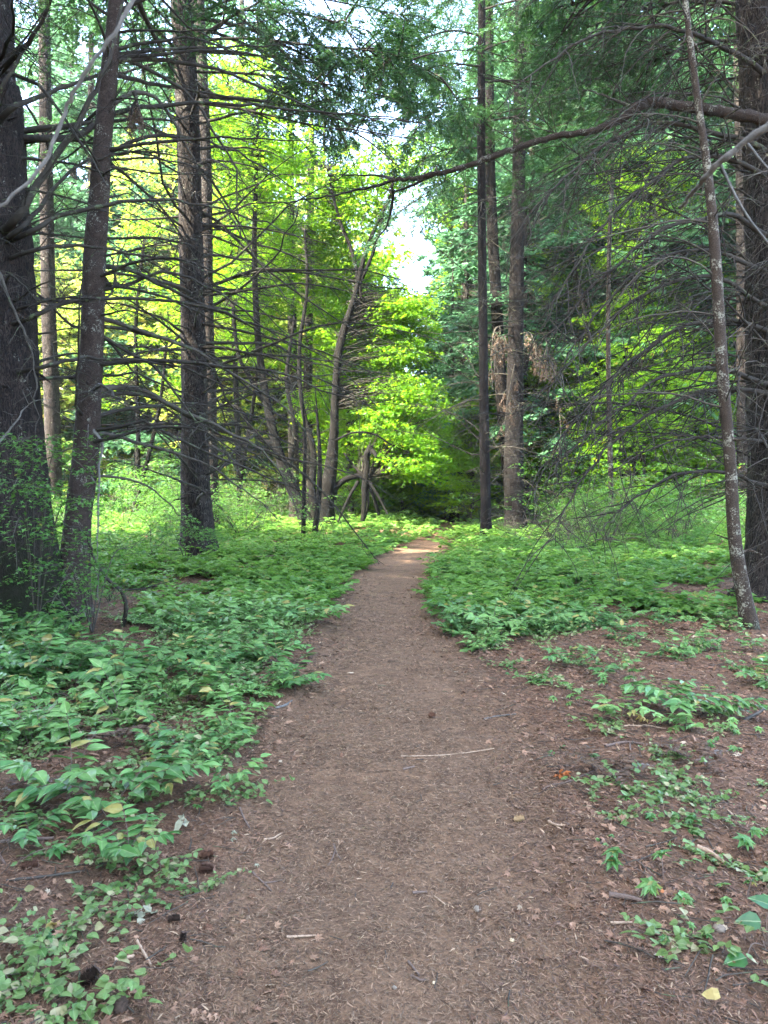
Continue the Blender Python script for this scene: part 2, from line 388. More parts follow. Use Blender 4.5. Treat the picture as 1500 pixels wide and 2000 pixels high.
NE = (np.array([(0, .06, 0), (.5, .09, .06), (1, 0, 0), (.5, -.09, .06), (0, -.06, 0)], float), [[(0, 4, 3, 1), ], [(1, 3, 2)]], np.array([.5] * 5))
SPR = (np.array([(0, 0, 0), (.35, .13, 0), (1, 0, -.06), (.35, -.13, 0)], float), [[(0, 1, 2, 3)]], np.array([.5] * 4))
def palm(lobes=5):
    L = [(0, 1.), (22, .52), (42, .88), (66, .42), (92, .62), (125, .26), (165, .30)]
    pts = [(a, r) for a, r in L] + [(-a, r) for a, r in reversed(L[1:])]
    v = [(.0, 0, 0)]; b = [0]
    for a, r in pts:
        t = math.radians(a); v.append((r * math.cos(t) * .55 + .3 * (r > 9), r * math.sin(t) * .6, -.12 * r * r + (.05 if r < .55 else 0))); b.append(1 if r < .6 else .6)
    n = len(pts); f = [(0, 1 + i, 1 + (i + 1) % n) for i in range(n)]
    return np.array(v, float), [f], np.array(b, float)
PA = palm()
ST = (np.array([(0, 0, 0), (.42, .16, .03), (.35, .55, -.05), (.62, .2, .02), (1, 0, -.1), (.62, -.2, .02), (.35, -.55, -.05), (.42, -.16, .03)], float) * np.array([.9, .9, 1]),
      [[(0, 1, 3, 4), (0, 4, 5, 7)], [(1, 2, 3), (7, 5, 6)]], np.array([0, .5, 1, .5, .3, .5, 1, .5]))

# ------------------------------------------------------------------ tree parts
def trunk_geo(pts, radii, S=28, seg=.09, amp=.05, seed=0, flare=.35, base_z=None, stubs=0, vs_=1.0):
    p = np.asarray(pts, float); L = np.sum(np.linalg.norm(np.diff(p, axis=0), axis=1)); n = int(min(max(L / seg, 8), 260))
    C = spline(p, n); r = np.interp(np.linspace(0, len(radii) - 1, n), np.arange(len(radii)), radii)
    if flare: r = r * (1 + flare * np.exp(-np.maximum(C[:, 2] - C[0, 2] - .25, 0) / .28))
    v, f = tubes(C[None], r[None], S); v = v.reshape(n, S, 3)
    a = np.arange(S) / S; A = a[None] * np.ones((n, 1)); Zc = np.linspace(0, L, n)[:, None] * np.ones((1, S))
    per = lambda k, zf, s: vn(np.cos(A * 2 * np.pi) * k + 50, np.sin(A * 2 * np.pi) * k + Zc * zf, s)
    d = per(5 * vs_, 2.0, seed) * 1.1 + per(2.0, .6, seed + 1) * 1.3 + per(9 * vs_, 5., seed + 2) * .6
    root = np.exp(-np.maximum(Zc - .3, 0) / .25) * .35 * np.cos(A * 2 * np.pi * 5 + seed) * bool(flare)
    off = (amp * d + root * .6)[..., None]
    v = v + (v - C[:, None]) * off
    G = Geo(); G.add(v.reshape(-1, 3), f)
    if stubs:
        rng = np.random.RandomState(seed + 77); k = rng.randint(6, n - 3, stubs); an = rng.uniform(0, 2 * np.pi, stubs)
        dd = np.stack([np.cos(an), np.sin(an), rng.uniform(-.2, .4, stubs)], 1)
        Pp = grow(C[k] + dd * r[k][:, None] * .7, dd, r[k] * .5 + rng.uniform(.04, .22, stubs), 4, rng, .15)
        R = rng.uniform(.008, .02, stubs)[:, None] * np.array([1.3, 1., .8, .3])
        G.add(*tubes(Pp, R, 5))
    return G, C, r

def dead_branch(path, r0, rng, dens=6., lf=.28, grav=.05, sub=4, ang=48, tw=.0030, t0=.12, flat=.45, L=None):
    """one bare limb with its twigs; path (K,3)"""
    G = Geo(); K = len(path); P = path[None]
    L = L or np.sum(np.linalg.norm(np.diff(path, axis=0), axis=1))
    R = r0 * (1 - .86 * np.linspace(0, 1, K)**.9); P = P + rng.normal(0, .006 * min(L, 3), P.shape) * np.linspace(0, 1, K)[None, :, None]
    v, f = tubes(P, R[None], 7); G.add(v, f, tubecol(1, K, 7, rng))
    n1 = max(2, int(L * dens)); p, d, l = kids(P, [L], n1, rng, t0, 1, ang, lf, .10, flat, .6)
    P1 = grow(p, d, l, 7, rng, .11, grav); R1 = (tw + .0022 * l[:, None] / .5) * np.linspace(1, .35, 7)[None]
    v, f = tubes(P1, R1, 4); G.add(v, f, tubecol(len(P1), 7, 4, rng))
    if sub:
        p, d, l2 = kids(P1, l, sub, rng, .2, 1, 42, .42, .03, .5, .5)
        P2 = grow(p, d, l2, 5, rng, .15, grav * .8); R2 = tw * .62 * np.ones((len(P2), 1)) * np.linspace(1, .5, 5)[None]
        v, f = tubes(P2, R2, 3); G.add(v, f, tubecol(len(P2), 5, 3, rng))
    return G
def bough_fol(P0, L, rng, W, Lf, n1=7., n2=5, ls=.055, leaf_d=60., t0=.25, grav=.05, lf1=.34, droop=0., r0=.02, wid=.30, base=(0, 1)):
    """foliated boughs P0 (N,K,3)"""
    N, K, _ = P0.shape
    W.add(*tubes(P0, r0 * np.ones((N, 1)) * np.linspace(1, .25, K)[None], 4))
    k1 = max(3, int(np.mean(L) * n1)); p, d, l = kids(P0, L, k1, rng, t0, 1, 50, lf1, .14, .25, .65)
    P1 = grow(p, d, l, 5, rng, .07, grav); W.add(*tubes(P1, .004 * np.ones((len(P1), 1)) * np.linspace(1, .4, 5)[None], 3))
    p, d, l2 = kids(P1, l, n2, rng, .1, 1, 45, .40, .05, .3, .5); P2 = grow(p, d, l2, 3, rng, .07, grav * 1.3)
    for Q, q in ((P1, l), (P2, l2)):
        m = max(2, int(np.mean(q) * leaf_d)); t0_ = rng.uniform(0, 1, (len(Q), m)); x = t0_ * (Q.shape[1] - 1); i = np.minimum(x.astype(int), Q.shape[1] - 2); ff = (x - i)[..., None]
        ar = np.arange(len(Q))[:, None]; A = Q[ar, i]; B = Q[ar, i + 1]; pos = (A + (B - A) * ff).reshape(-1, 3); tan = unit(B - A).reshape(-1, 3)
        side = unit(np.cross(tan, np.array([.02, .01, 1.]))) * rng.choice([-1, 1], len(tan))[:, None]
        dd = tan * .75 + side * rng.uniform(.2, .9, (len(tan), 1)) + rng.normal(0, .15, (len(tan), 3)); dd[:, 2] -= droop
        nn = np.cross(tan, side); nn = nn * np.sign(nn[:, 2:3] + 1e-6) + rng.normal(0, .45, nn.shape)
        s = ls * rng.uniform(.6, 1.3, len(pos)); inst(SPR[0], SPR[1], SPR[2], pos, dd, nn, np.stack([s, s * wid / .26, s], 1), rng, Lf, base)

def crown(C_at, z0, z1, n, Lf_of, rng, elev=-5, grav=.06, **kw):
    """fir crown: n boughs from z0 to z1 around the axis function C_at(z)"""
    W = Geo(); Lf = Geo()
    z = np.sort(rng.uniform(z0, z1, n)); az = rng.uniform(0, 2 * np.pi, n)
    L = np.array([Lf_of((q - z0) / (z1 - z0)) for q in z]) * rng.uniform(.7, 1.15, n)
    e = np.radians(elev + rng.normal(0, 10, n)); d = np.stack([np.cos(az) * np.cos(e), np.sin(az) * np.cos(e), np.sin(e)], 1)
    p = np.array([C_at(q) for q in z]); order = np.argsort(L); 
    for ch in np.array_split(order, max(1, n // 6)):
        P0 = grow(p[ch], d[ch], L[ch], 8, rng, .05, grav / 2); bough_fol(P0, L[ch], rng, W, Lf, grav=grav, **kw)
    return W, Lf

print('setup done')
# ------------------------------------------------------------------ the trees one can tell apart
def make_tree(name, label, px, bark, ztop, S=28, amp=.05, seed=0, flare=.6, stubs=0, cat='tree', group=None, seg=.09, vs_=1., Yd=None):
    """px: (px, py, radius px) from the base upwards"""
    b = GP(px[0][0], px[0][1]); Yb = Yd or b[1]
    pts = [P3(x, y, Yb) for x, y, r in px]; rad = [r / F * Yb for x, y, r in px]
    base = np.array([pts[0][0], Yb, gz(pts[0][0], Yb)])
    low = pts[0] + (pts[0] - pts[1]) / np.linalg.norm(pts[0] - pts[1]) * .35; low[2] = min(low[2], base[2] - .25)
    d = unit(pts[-1] - pts[-2]); k = (ztop - pts[-1][2]) / max(d[2], .3)
    pts = [low] + pts; rad = [rad[0] * 1.02] + rad
    if k > 0:
        pts += [pts[-1] + d * k * .5, pts[-1] + d * k]; rad += [rad[-1] * .6, rad[-1] * .12]
    G, C, r = trunk_geo(pts, rad, S, seg, amp, seed, flare, stubs=stubs, vs_=vs_)
    t = thing(name, label, cat, base, group)
    G.build('trunk', M[bark], t, base)
    at = lambda z: np.array([np.interp(z, C[:, 2], C[:, 0]), np.interp(z, C[:, 2], C[:, 1]), z])
    ra = lambda z: float(np.interp(z, C[:, 2], r))
    return dict(t=t, base=base, at=at, r=ra, Y=Yb)
def zpx(T, py): return H_CAM + (HORIZON - py) / F * T['Y']
def limbs(T, n, z0, z1, rng, azm=0., azs=180., L=(1.5, 3.5), elev=8, grav=.05, r0=.020, m='twig_dark', name='branch', dens=5.5, lf=.26, sub=3, wob=.09, tw=.003, kgrav=.05, t0=.12):
    for i in range(n):
        z = rng.uniform(z0, z1); a = math.radians(azm + (rng.uniform(-azs, azs) if azs >= 90 else rng.normal(0, azs)))
        e = math.radians(elev + rng.normal(0, 11)); d = np.array([math.cos(a) * math.cos(e), math.sin(a) * math.cos(e), math.sin(e)])
        l = rng.uniform(*L) * (rng.uniform(.25, .6) if rng.rand() < .28 else 1); p = T['at'](z) + d * T['r'](z) * .75
        P = grow(p, d, [l], 12, rng, wob, grav * rng.uniform(.4, 1.6))[0]
        dead_branch(P, 1.75 * r0 * (l / L[1])**.6 * rng.uniform(.8, 1.2), rng, dens, lf, kgrav, sub, tw=tw, L=l, t0=t0).build(name, M[m], T['t'], T['base'])
def traced(T, pxs, r_px, rng, m='twig_dark', Y=None, Y1=None, dens=5, lf=.22, sub=3, name='branch', grav=.04, tw=.003, n=None, att=True, t0=.1):
    Y = Y or T['Y']; Y1 = Y1 or Y; k = len(pxs)
    pts = [P3(x, y, Y + (Y1 - Y) * i / (k - 1)) for i, (x, y) in enumerate(pxs)]
    if att and 'at' in T: pts = [T['at'](pts[0][2] - .05)] + pts
    P = spline(pts, n or max(14, k * 4)); L = np.sum(np.linalg.norm(np.diff(P, axis=0), axis=1))
    G = dead_branch(P, r_px / F * Y, rng, dens, lf, grav, sub, tw=tw, L=L, t0=t0)
    return G.build(name, M[m], T['t'], T['base']) if T.get('t') else G
def add_crown(T, z0, z1, n, Lf_of, rng, leaf='fir', twig='twig_dark', **kw):
    W, Lf = crown(T['at'], z0, z1, n, Lf_of, rng, **kw)
    c = Lf.build('crown', M[leaf], T['t'], T['base'], smooth=False); g = W.build('crown_branches', M[twig], T['t'], T['base'])
    return c

R = np.random.RandomState
# --- left side
T1 = make_tree('fir_tree', 'massive dark mossy trunk at the far left edge of the photo', [(8,1215,108),(5,1000,90),(-8,800,82),(-18,500,76),(-36,200,70),(-44,0,60)], 'bark_mossy', 24, S=64, amp=.055, seed=11, seg=.05, stubs=10)
T2 = make_tree('fir_tree', 'leaning reddish trunk with pale lichen, second large trunk from the left', [(140,1205,32),(152,1020,25),(166,900,25),(178,700,22),(185,500,21),(193,400,19.5),(199,300,17.5),(217,100,15),(226,0,13)], 'bark_red', 22, S=40, amp=.035, seed=12, seg=.06, stubs=14)
T3 = make_tree('fir_tree', 'tall straight dark conifer trunk with tiers of bare limbs, third large trunk from the left', [(389,1100,36),(382,950,28),(380,780,25),(376,590,23),(371,400,22),(367,250,22),(355,0,21)], 'bark_fir', 27, S=44, amp=.045, seed=13, seg=.07, stubs=70)
T3b = make_tree('fir_tree', 'grey brown trunk close behind the tall straight dark trunk at left', [(414,1045,15),(409,800,14),(404,590,12.5),(400,300,12),(388,0,11)], 'bark_fir', 26, S=24, seed=14, stubs=20)
T4 = make_tree('fir_tree', 'slender pale trunk seen between the two leftmost big trunks', [(106,1040,17),(103,850,15),(95,600,13.5),(90,300,12),(86,0,10)], 'bark_fir', 24, S=20, seed=15, stubs=20)
# --- right side
R1 = make_tree('fir_tree', 'straight slim dark trunk at the right edge of the trail, bushy green crown above', [(950,1060,11),(946,850,9.5),(943,600,8.5),(940,300,8),(941,0,7)], 'bark_dark', 24, S=20, seed=16, stubs=30)
R2 = make_tree('fir_tree', 'dark trunk slanting behind the slim one at the right edge of the trail', [(1003,1035,12),(982,800,12),(970,600,11),(958,350,10),(955,0,8)], 'bark_dark', 26, S=18, seed=17, stubs=20)
R3 = make_tree('fir_tree', 'thick brown conifer trunk wrapped in dead rusty twigs right of the slim trailside trunk', [(1007,1040,20),(1003,900,19),(1006,750,16),(1010,500,13.5),(1013,350,12.5),(1018,0,11)], 'bark_dark', 27, S=30, seed=18, stubs=40)
R4 = make_tree('fir_tree', 'thin wavering grey trunk just right of the thick one with rusty twigs', [(1066,1020,8),(1052,880,7.5),(1044,740,6.5),(1038,500,5.5),(1040,200,4.5)], 'bark_lichen', 18, S=14, seed=19, flare=.2)
R5 = make_tree('fir_tree', 'very thin bare trunk standing alone in the right middle distance', [(1196,1048,5),(1192,900,5),(1188,700,4.5),(1190,480,4),(1200,250,3)], 'bark_lichen', 16, S=12, seed=20, flare=.15)
R6 = make_tree('young_fir_tree', 'slim leaning trunk speckled with pale lichen before the huge trunk at right', [(1464,1222,15),(1436,1060,12.5),(1426,900,11),(1412,740,11),(1397,500,10.5),(1384,350,8),(1366,220,6.5),(1350,100,6),(1338,0,5.5)], 'bark_lichen', 13, S=28, amp=.03, seed=21, seg=.05, flare=.25, stubs=12)
R7 = make_tree('fir_tree', 'huge dark trunk at the right edge, its thick bare limb reaching across the trail', [(1545,1165,80),(1540,950,72),(1535,700,70),(1525,400,66),(1515,150,64),(1505,0,62)], 'bark_fir', 25, S=60, amp=.05, seed=22, seg=.06, stubs=20)
R8 = make_tree('fir_tree', 'greyish trunk partly hidden just left of the huge trunk at right', [(1452,1040,13),(1452,700,12.5),(1450,400,12),(1444,150,10)], 'bark_fir', 22, S=20, seed=23, stubs=20)

# traced limbs, left
g = R(101)
for a in [([(18,215),(60,195),(120,172),(180,150),(215,125)], 7, 8.2, 9.0), ([(40,100),(70,60),(97,0),(110,-60)], 6, 8.0, 7.4), ([(-5,190),(40,110),(70,60)], 6, 8.0, 8.0),
          ([(30,430),(70,365),(130,275),(175,200),(205,130),(240,0),(250,-60)], 8.5, 8.2, 8.2), ([(35,450),(70,415),(140,330),(220,305),(300,290)], 6, 8.2, 9.3),
          ([(130,270),(190,240),(250,215),(330,205),(450,203),(560,212),(700,225),(830,240)], 6.5, 8.9, 10), ([(55,455),(110,425),(200,402),(300,390),(400,400),(500,430),(600,470)], 5.5, 8.3, 9),
          ([(62,620),(120,592),(200,583),(330,588),(430,608),(530,650),(640,700),(740,800)], 5, 8.3, 9.5), ([(78,718),(140,702),(200,700),(290,703),(400,735),(520,800),(640,860)], 4.5, 8.3, 9.5),
          ([(60,490),(140,480),(260,495),(380,520),(470,560)], 4.5, 8.3, 9)]:
    traced(T1, a[0], a[1] * 1.15, g, Y=a[2], Y1=a[3], dens=4, lf=.2)
for a in [([(222,120),(290,116),(350,122),(440,140),(560,190),(700,250),(850,280)], 5, 'twig_dark'), ([(215,145),(280,160),(360,175),(470,192),(560,205)], 5, 'twig_dark'),
          ([(225,200),(262,180),(300,190),(335,230),(370,300),(410,365),(450,420),(500,500),(560,590)], 4.5, 'twig'), ([(262,-10),(285,40),(315,95),(352,158)], 8, 'twig_dark'),
          ([(190,762),(230,757),(280,762),(350,800),(430,835),(500,872),(550,925),(580,1000)], 6.5, 'twig'), ([(190,775),(240,768),(300,778),(370,815),(450,860),(520,905),(600,980)], 5, 'twig_dark'),
          ([(150,848),(220,850),(290,872),(400,905),(480,960),(540,1012)], 5, 'twig'), ([(205,930),(280,945),(330,985),(350,1010)], 3, 'twig'),
          ([(200,540),(230,560),(330,530),(440,580),(520,640),(600,700)], 4.5, 'twig_dark'), ([(195,520),(260,530),(340,570),(420,600),(520,612),(650,640)], 5, 'twig_dark'),
          ([(190,620),(260,640),(370,680),(470,740),(560,800),(640,900)], 5, 'twig'), ([(210,300),(300,265),(420,280),(520,330),(640,420)], 4.5, 'twig_dark')]:
    traced(T2, a[0], a[1] * 1.25, g, a[2], Y1=T2['Y'] + 1.2, dens=4, lf=.2)
traced(T2, [(160,755),(168,800),(180,835),(197,862),(196,905),(190,1000),(190,1080),(189,1175)], 5, g, 'twig_pale', Y=9.0, dens=4, lf=.12, name='broken_branch', att=False)
traced(T2, [(163,860),(168,900),(180,935),(192,950)], 4, g, 'twig_pale', Y=9.0, dens=3, lf=.12, name='broken_branch', att=False)
traced(T2, [(225,560),(222,530),(215,500),(170,495)], 4, g, 'twig_dark', dens=3)
traced(T1, [(-5,525),(25,600),(55,670),(68,730),(72,800),(66,870)], 4, g, 'twig', Y=7.9, dens=5, lf=.12)
traced(T1, [(-5,870),(10,850),(30,825),(50,795),(68,783)], 3.5, g, 'twig_pale', Y=7.9, dens=5, lf=.2)
limbs(T1, 28, zpx(T1, 780), zpx(T1, 0), R(1), 15, 55, (1.5, 3.6), 12, .03, .018)
limbs(T2, 36, zpx(T2, 900), zpx(T2, -80), R(2), 5, 60, (1.2, 3.6), 12, .03, .016)
limbs(T2, 8, zpx(T2, 700), zpx(T2, 0), R(22), 180, 60, (.8, 1.8), 5, .03, .012)
limbs(T3, 72, zpx(T3, 990), zpx(T3, 380), R(3), 0, 65, (1.8, 5.2), 9, .035, .022, lf=.2)
limbs(T3, 24, zpx(T3, 380), zpx(T3, -60), R(31), 0, 70, (2.6, 6.0), 10, .03, .026, lf=.2)
limbs(T3, 30, zpx(T3, 950), zpx(T3, 0), R(32), 180, 60, (1.2, 4.0), 6, .03, .018)
limbs(T3b, 16, zpx(T3b, 900), zpx(T3b, 0), R(33), 0, 180, (1., 3.), 5, .03, .014, sub=2)
limbs(T4, 26, zpx(T4, 950), zpx(T4, 0), R(4), 0, 180, (1., 2.6), 5, .03, .012, sub=2)
# right
for T, n, s, y1, y0, L in ((R1, 60, 5, 1000, 340, (1.2, 3.2)), (R2, 26, 6, 980, 380, (1, 2.6)), (R3, 50, 7, 1000, 350, (1, 3.0)), (R4, 30, 8, 980, 220, (.8, 2.2)), (R5, 30, 9, 980, 260, (.8, 2.2)), (R8, 26, 10, 950, 150, (1., 2.8))):
    limbs(T, n, zpx(T, y1), zpx(T, y0), R(s), 0, 180, L, 14, .06, .011, sub=3, tw=.0042, lf=.3, dens=5, m='twig_dark' if T is not R3 else 'twig')
limbs(R6, 34, zpx(R6, 950), zpx(R6, 0), R(41), 180, 70, (.8, 2.4), 26, .13, .007, m='twig', lf=.3)
limbs(R7, 46, zpx(R7, 960), zpx(R7, -80), R(42), 190, 38, (2.2, 4.6), 28, .12, .011, m='twig_dark', lf=.34, dens=6, sub=4, kgrav=.14, tw=.0028)
limbs(R7, 16, zpx(R7, 560), zpx(R7, -80), R(43), 215, 30, (.8, 1.8), 0, .12, .007, m='twig', lf=.5, dens=9, sub=4, kgrav=.14)
g = R(102)
def limb_main():
    pts = [(1560,240,10.6),(1490,232,10.1),(1430,222,9.9),(1380,214,9.8),(1320,206,9.7),(1280,200,9.6),(1262,201,9.6),(1240,212,9.5),(1215,232,9.5),(1160,255,9.5),(1080,267,9.5),(1000,293,9.5),(930,318,9.5),(860,338,9.5),(800,350,9.6),(760,352,9.6)]
    P = spline([P3(x, y, d) for x, y, d in pts], 110); r = np.interp(np.linspace(0, 1, 110), [0, .3, .42, .55, .75, .9, 1], [11.5, 9.5, 9, 6.8, 5.5, 4.3, 3]) / F * 9.5
    r = r * (1 + .10 * vn(np.arange(110) * .35, 0 * np.arange(110.), 5) + .09 * (np.sin(np.arange(110) * 1.27) > .9))
    rg = R(77); P = P + rg.normal(0, .006, P.shape); v, f = tubes(P[None], r[None], 14); c = np.repeat(P, 14, 0); q = v - c
    v = c + q * (1 + .22 * vn(v[:, 0] * 22, v[:, 2] * 30 + v[:, 1] * 30, 9) + .12 * vn(v[:, 0] * 60, v[:, 2] * 70, 10))[:, None]
    G = Geo(); G.add(v, f)
    k = rg.randint(20, 100, 34); dd = unit(rg.normal(0, 1, (34, 3)) + [-.4, 0, 0]); S_ = grow(P[k], dd, rg.uniform(.03, .35, 34), 5, rg, .16, .05); G.add(*tubes(S_, rg.uniform(.002, .007, 34)[:, None] * np.linspace(1.2, .5, 5)[None], 5)); o = G.build('thick_limb', M['limb'], R7['t'], R7['base'])
limb_main()
for p in ([(765,352),(740,362),(700,370),(640,384),(560,396),(480,412)], [(768,350),(740,343),(690,342),(640,340)], [(850,340),(790,368),(765,372),(735,362)],
          [(768,372),(766,400),(756,440),(735,470),(722,510)], [(1240,212),(1200,195),(1160,180),(1130,175)]):
    traced(R7, p, 3.6, g, 'twig_dark', Y=9.6, Y1=10.4, dens=6, lf=.35, att=False)
for a in [([(1480,745),(1420,722),(1380,718),(1290,738),(1220,790),(1150,850),(1080,905)], 5), ([(1480,765),(1400,762),(1320,785),(1230,835),(1160,905),(1100,1000),(1080,1060)], 4.5),
          ([(1480,945),(1425,925),(1330,925),(1250,965),(1200,1010),(1170,1040)], 4), ([(1470,860),(1400,855),(1330,860),(1250,885),(1190,930)], 3.5),
          ([(1470,125),(1400,85),(1330,58),(1240,52),(1150,75),(1060,125),(990,195)], 5), ([(1470,280),(1400,262),(1310,240),(1240,250),(1120,330),(1050,400),(1000,470)], 5),
          ([(1480,450),(1430,420),(1380,425),(1290,450),(1200,520),(1120,600),(1060,690)], 5), ([(1480,590),(1410,545),(1320,548),(1220,600),(1130,690),(1070,760)], 4.5),
          ([(1480,640),(1420,625),(1330,640),(1250,690),(1170,770),(1100,850),(1040,960)], 4.5), ([(1470,330),(1400,305),(1330,315),(1250,370),(1180,440),(1110,540),(1060,640)], 4.5),
          ([(1470,520),(1390,490),(1300,500),(1210,560),(1140,650),(1090,740)], 4)]:
    traced(R7, a[0], a[1] * 1.35, g, 'twig_dark', Y=10.3, Y1=9.2, dens=9, lf=.36, sub=5, grav=.10, tw=.0040)

# crowns
g = R(103)
fan = lambda a, b: (lambda t: a + (b - a) * min(1, (1 - t) * 1.6))
add_crown(R1, zpx(R1, 330), 24, 60, fan(.8, 4.2), g, n2=5, ls=.07, grav=.07, leaf_d=55)
add_crown(R3, zpx(R3, 270), 27, 60, fan(.8, 4.6), g, n2=5, ls=.075, grav=.07, leaf_d=50)
add_crown(R2, zpx(R2, 300), 26, 36, fan(.8, 4.0), g, n2=4, ls=.08, grav=.06, leaf_d=45)
add_crown(T3, zpx(T3, -60), 27, 46, fan(1, 5.2), g, n2=4, ls=.07, grav=.06, leaf_d=45)
add_crown(R7, 9.0, 25, 50, fan(1, 5.5), g, n2=4, ls=.085, grav=.06, leaf_d=38)
add_crown(T1, 9.5, 24, 42, fan(1, 5.0), g, n2=4, ls=.09, grav=.06, leaf_d=36)
add_crown(T2, 9.5, 22, 32, fan(1, 4.0), g, n2=4, ls=.09, grav=.06, leaf_d=36)
add_crown(R8, 12, 22, 26, fan(.8, 3.2), g, n2=4, ls=.09, grav=.06, leaf_d=36)
add_crown(T4, 11, 24, 26, fan(.8, 3.2), g, n2=4, ls=.09, grav=.06, leaf_d=36)
add_crown(T3b, 13, 26, 26, fan(.8, 3.8), g, n2=4, ls=.09, grav=.06, leaf_d=36)
# foliated boughs seen at the top of the photo, each one a part of its tree
def green_bough(T, pxs, Y1, rng, n=9, L=1.6, leaf='fir', name='bough', ls=.06, spread=70, droop=.08):
    pts = [P3(x, y, T['Y'] + (Y1 - T['Y']) * i / (len(pxs) - 1)) for i, (x, y) in enumerate(pxs)]; P = spline(pts, 14)
    W = Geo(); Lf = Geo(); W.add(*tubes(P[None], (.03 * np.linspace(1, .3, 14))[None], 6))
    tot = np.sum(np.linalg.norm(np.diff(P, axis=0), axis=1))
    p, d, l = kids(P[None], [tot], n, rng, .25, 1, spread * .7, .0, L, .5); l = l * rng.uniform(.5, 1.1, len(l))
    bough_fol(grow(p, d, l, 8, rng, .06, droop), l, rng, W, Lf, n1=9, n2=5, ls=ls, leaf_d=70, grav=droop)
    o = W.build(name, M['twig_dark'], T['t'], T['base']); c = Lf.build('needle_sprays', M[leaf], o, T['base'], smooth=False)
g = R(104)
for px_, y1, n in [([(372,40),(480,20),(600,30),(720,60)], 14, 16), ([(375,80),(480,75),(620,90),(760,105),(860,150)], 13.5, 22), ([(378,140),(500,145),(640,165),(760,190)], 14.5, 16),
                   ([(380,200),(480,215),(590,240),(700,260)], 14, 12), ([(375,100),(520,110),(640,125),(740,120)], 17.5, 16), ([(372,0),(500,-20),(640,0),(790,30)], 15.5, 18)]:
    green_bough(T3, px_, y1, g, n)
for px_, y1, n in [([(940,70),(880,60),(820,80),(770,110)], 20, 12), ([(940,130),(870,125),(810,150)], 20, 10), ([(940,190),(880,200),(830,230)], 19.5, 9), ([(940,100),(1000,80),(1080,100),(1130,140)], 20, 12),
                   ([(940,240),(1010,230),(1080,260)], 20, 9), ([(940,290),(880,290),(830,310)], 20, 7), ([(940,20),(1020,0),(1110,20),(1180,60)], 19, 12), ([(940,160),(1030,160),(1130,200)], 21.5, 9)]:
    green_bough(R1, px_, y1, g, n, L=1.9, ls=.075, droop=.1)
for px_, y1, n in [([(1520,30),(1380,0),(1250,20),(1130,60)], 12, 20), ([(1520,90),(1400,80),(1290,110),(1180,160)], 12.5, 18), ([(1520,-20),(1380,-40),(1240,-20),(1100,10)], 11, 16)]:
    green_bough(R7, px_, y1, g, n, L=1.2, ls=.055, droop=.1)
# rusty dead boughs
def dead_bough(T, px_, Y1, n, L, rng, **k): green_bough(T, px_, Y1, rng, n, L, 'fir_dead', 'dead_bough', **k)
dead_bough(R3, [(1008,660),(985,655),(970,680),(965,730)], 23.6, 11, .6, g, ls=.06, droop=.35)
dead_bough(R3, [(1010,655),(1035,650),(1045,680),(1050,720)], 23.6, 9, .55, g, ls=.06, droop=.35)
dead_bough(R3, [(1008,700),(995,760),(985,830)], 23.4, 6, .5, g, ls=.06, droop=.4)
dead_bough(R3, [(1008,640),(970,640),(960,690),(962,760)], 23.2, 7, .5, g, ls=.05, droop=.4)
dead_bough(R4, [(1045,640),(1065,660),(1070,720)], 21, 8, .7, g, ls=.05, droop=.4)
dead_bough(R4, [(1045,700),(1080,760),(1095,830),(1090,900)], 21, 7, .6, g, ls=.05, droop=.4)
dead_bough(T2, [(262,180),(266,195),(265,220)], 9.1, 7, .28, g, ls=.035, droop=.6)

# --- the big maple: stems, arched broken stem, crown
def leaves_in(G, cen, rad, n, rng, per=46, ls=.165, sr=.55, tilt=.6, W=None, root=None, seedn=0, thr=-.05):
    cen = np.array(cen, float); rad = np.array(rad, float)
    k = 0; out = []
    while k < n:
        q = rng.normal(0, 1, (n * 3, 3)); q = unit(q) * rng.uniform(.15, 1, (n * 3, 1))**.45
        c = cen + q * rad; m = (vn(c[:, 0] * .9 + c[:, 1] * .4, c[:, 2] * 1.1, 60 + seedn) > thr); c = c[m]; out.append(c); k += len(c)
    c = np.concatenate(out)[:n]
    th = rng.uniform(0, 2 * np.pi, (n, per)); rr = np.sqrt(rng.uniform(0, 1, (n, per))) * sr * rng.uniform(.6, 1.3, (n, 1))
    sl = rng.normal(0, .16, (n, 2)); ox = rr * np.cos(th); oy = rr * np.sin(th)
    oz = ox * sl[:, :1] + oy * sl[:, 1:] - .35 * rr**2 + rng.normal(0, .035, ox.shape)
    pos = (c[:, None] + np.stack([ox, oy, oz], -1)).reshape(-1, 3)
    d = np.stack([np.cos(th), np.sin(th), np.full_like(th, -.25)], -1).reshape(-1, 3) + rng.normal(0, .5, (n * per, 3)) * [1, 1, .5]
    nn = np.array([0, 0, 1.]) + rng.normal(0, tilt, (n * per, 3)); s = ls * rng.uniform(.55, 1.2, n * per)
    inst(ST[0], ST[1], ST[2], pos, d, nn, s, rng, G)
    if W is not None and root is not None:
        r0 = root(c); mid = (r0 + c) / 2 + np.array([0, 0, .25]) * np.linalg.norm(c - r0, axis=1, keepdims=True) * .5 + rng.normal(0, .1, c.shape)
        t = np.linspace(0, 1, 8)[None, :, None]; P = r0[:, None] * (1 - t)**2 + 2 * mid[:, None] * t * (1 - t) + c[:, None] * t * t
        P[:, 1:-1] += rng.normal(0, .04, P[:, 1:-1].shape)
        W.add(*tubes(P, .013 * np.ones((n, 1)) * np.linspace(1, .25, 8)[None], 4))
STEM_K = .74
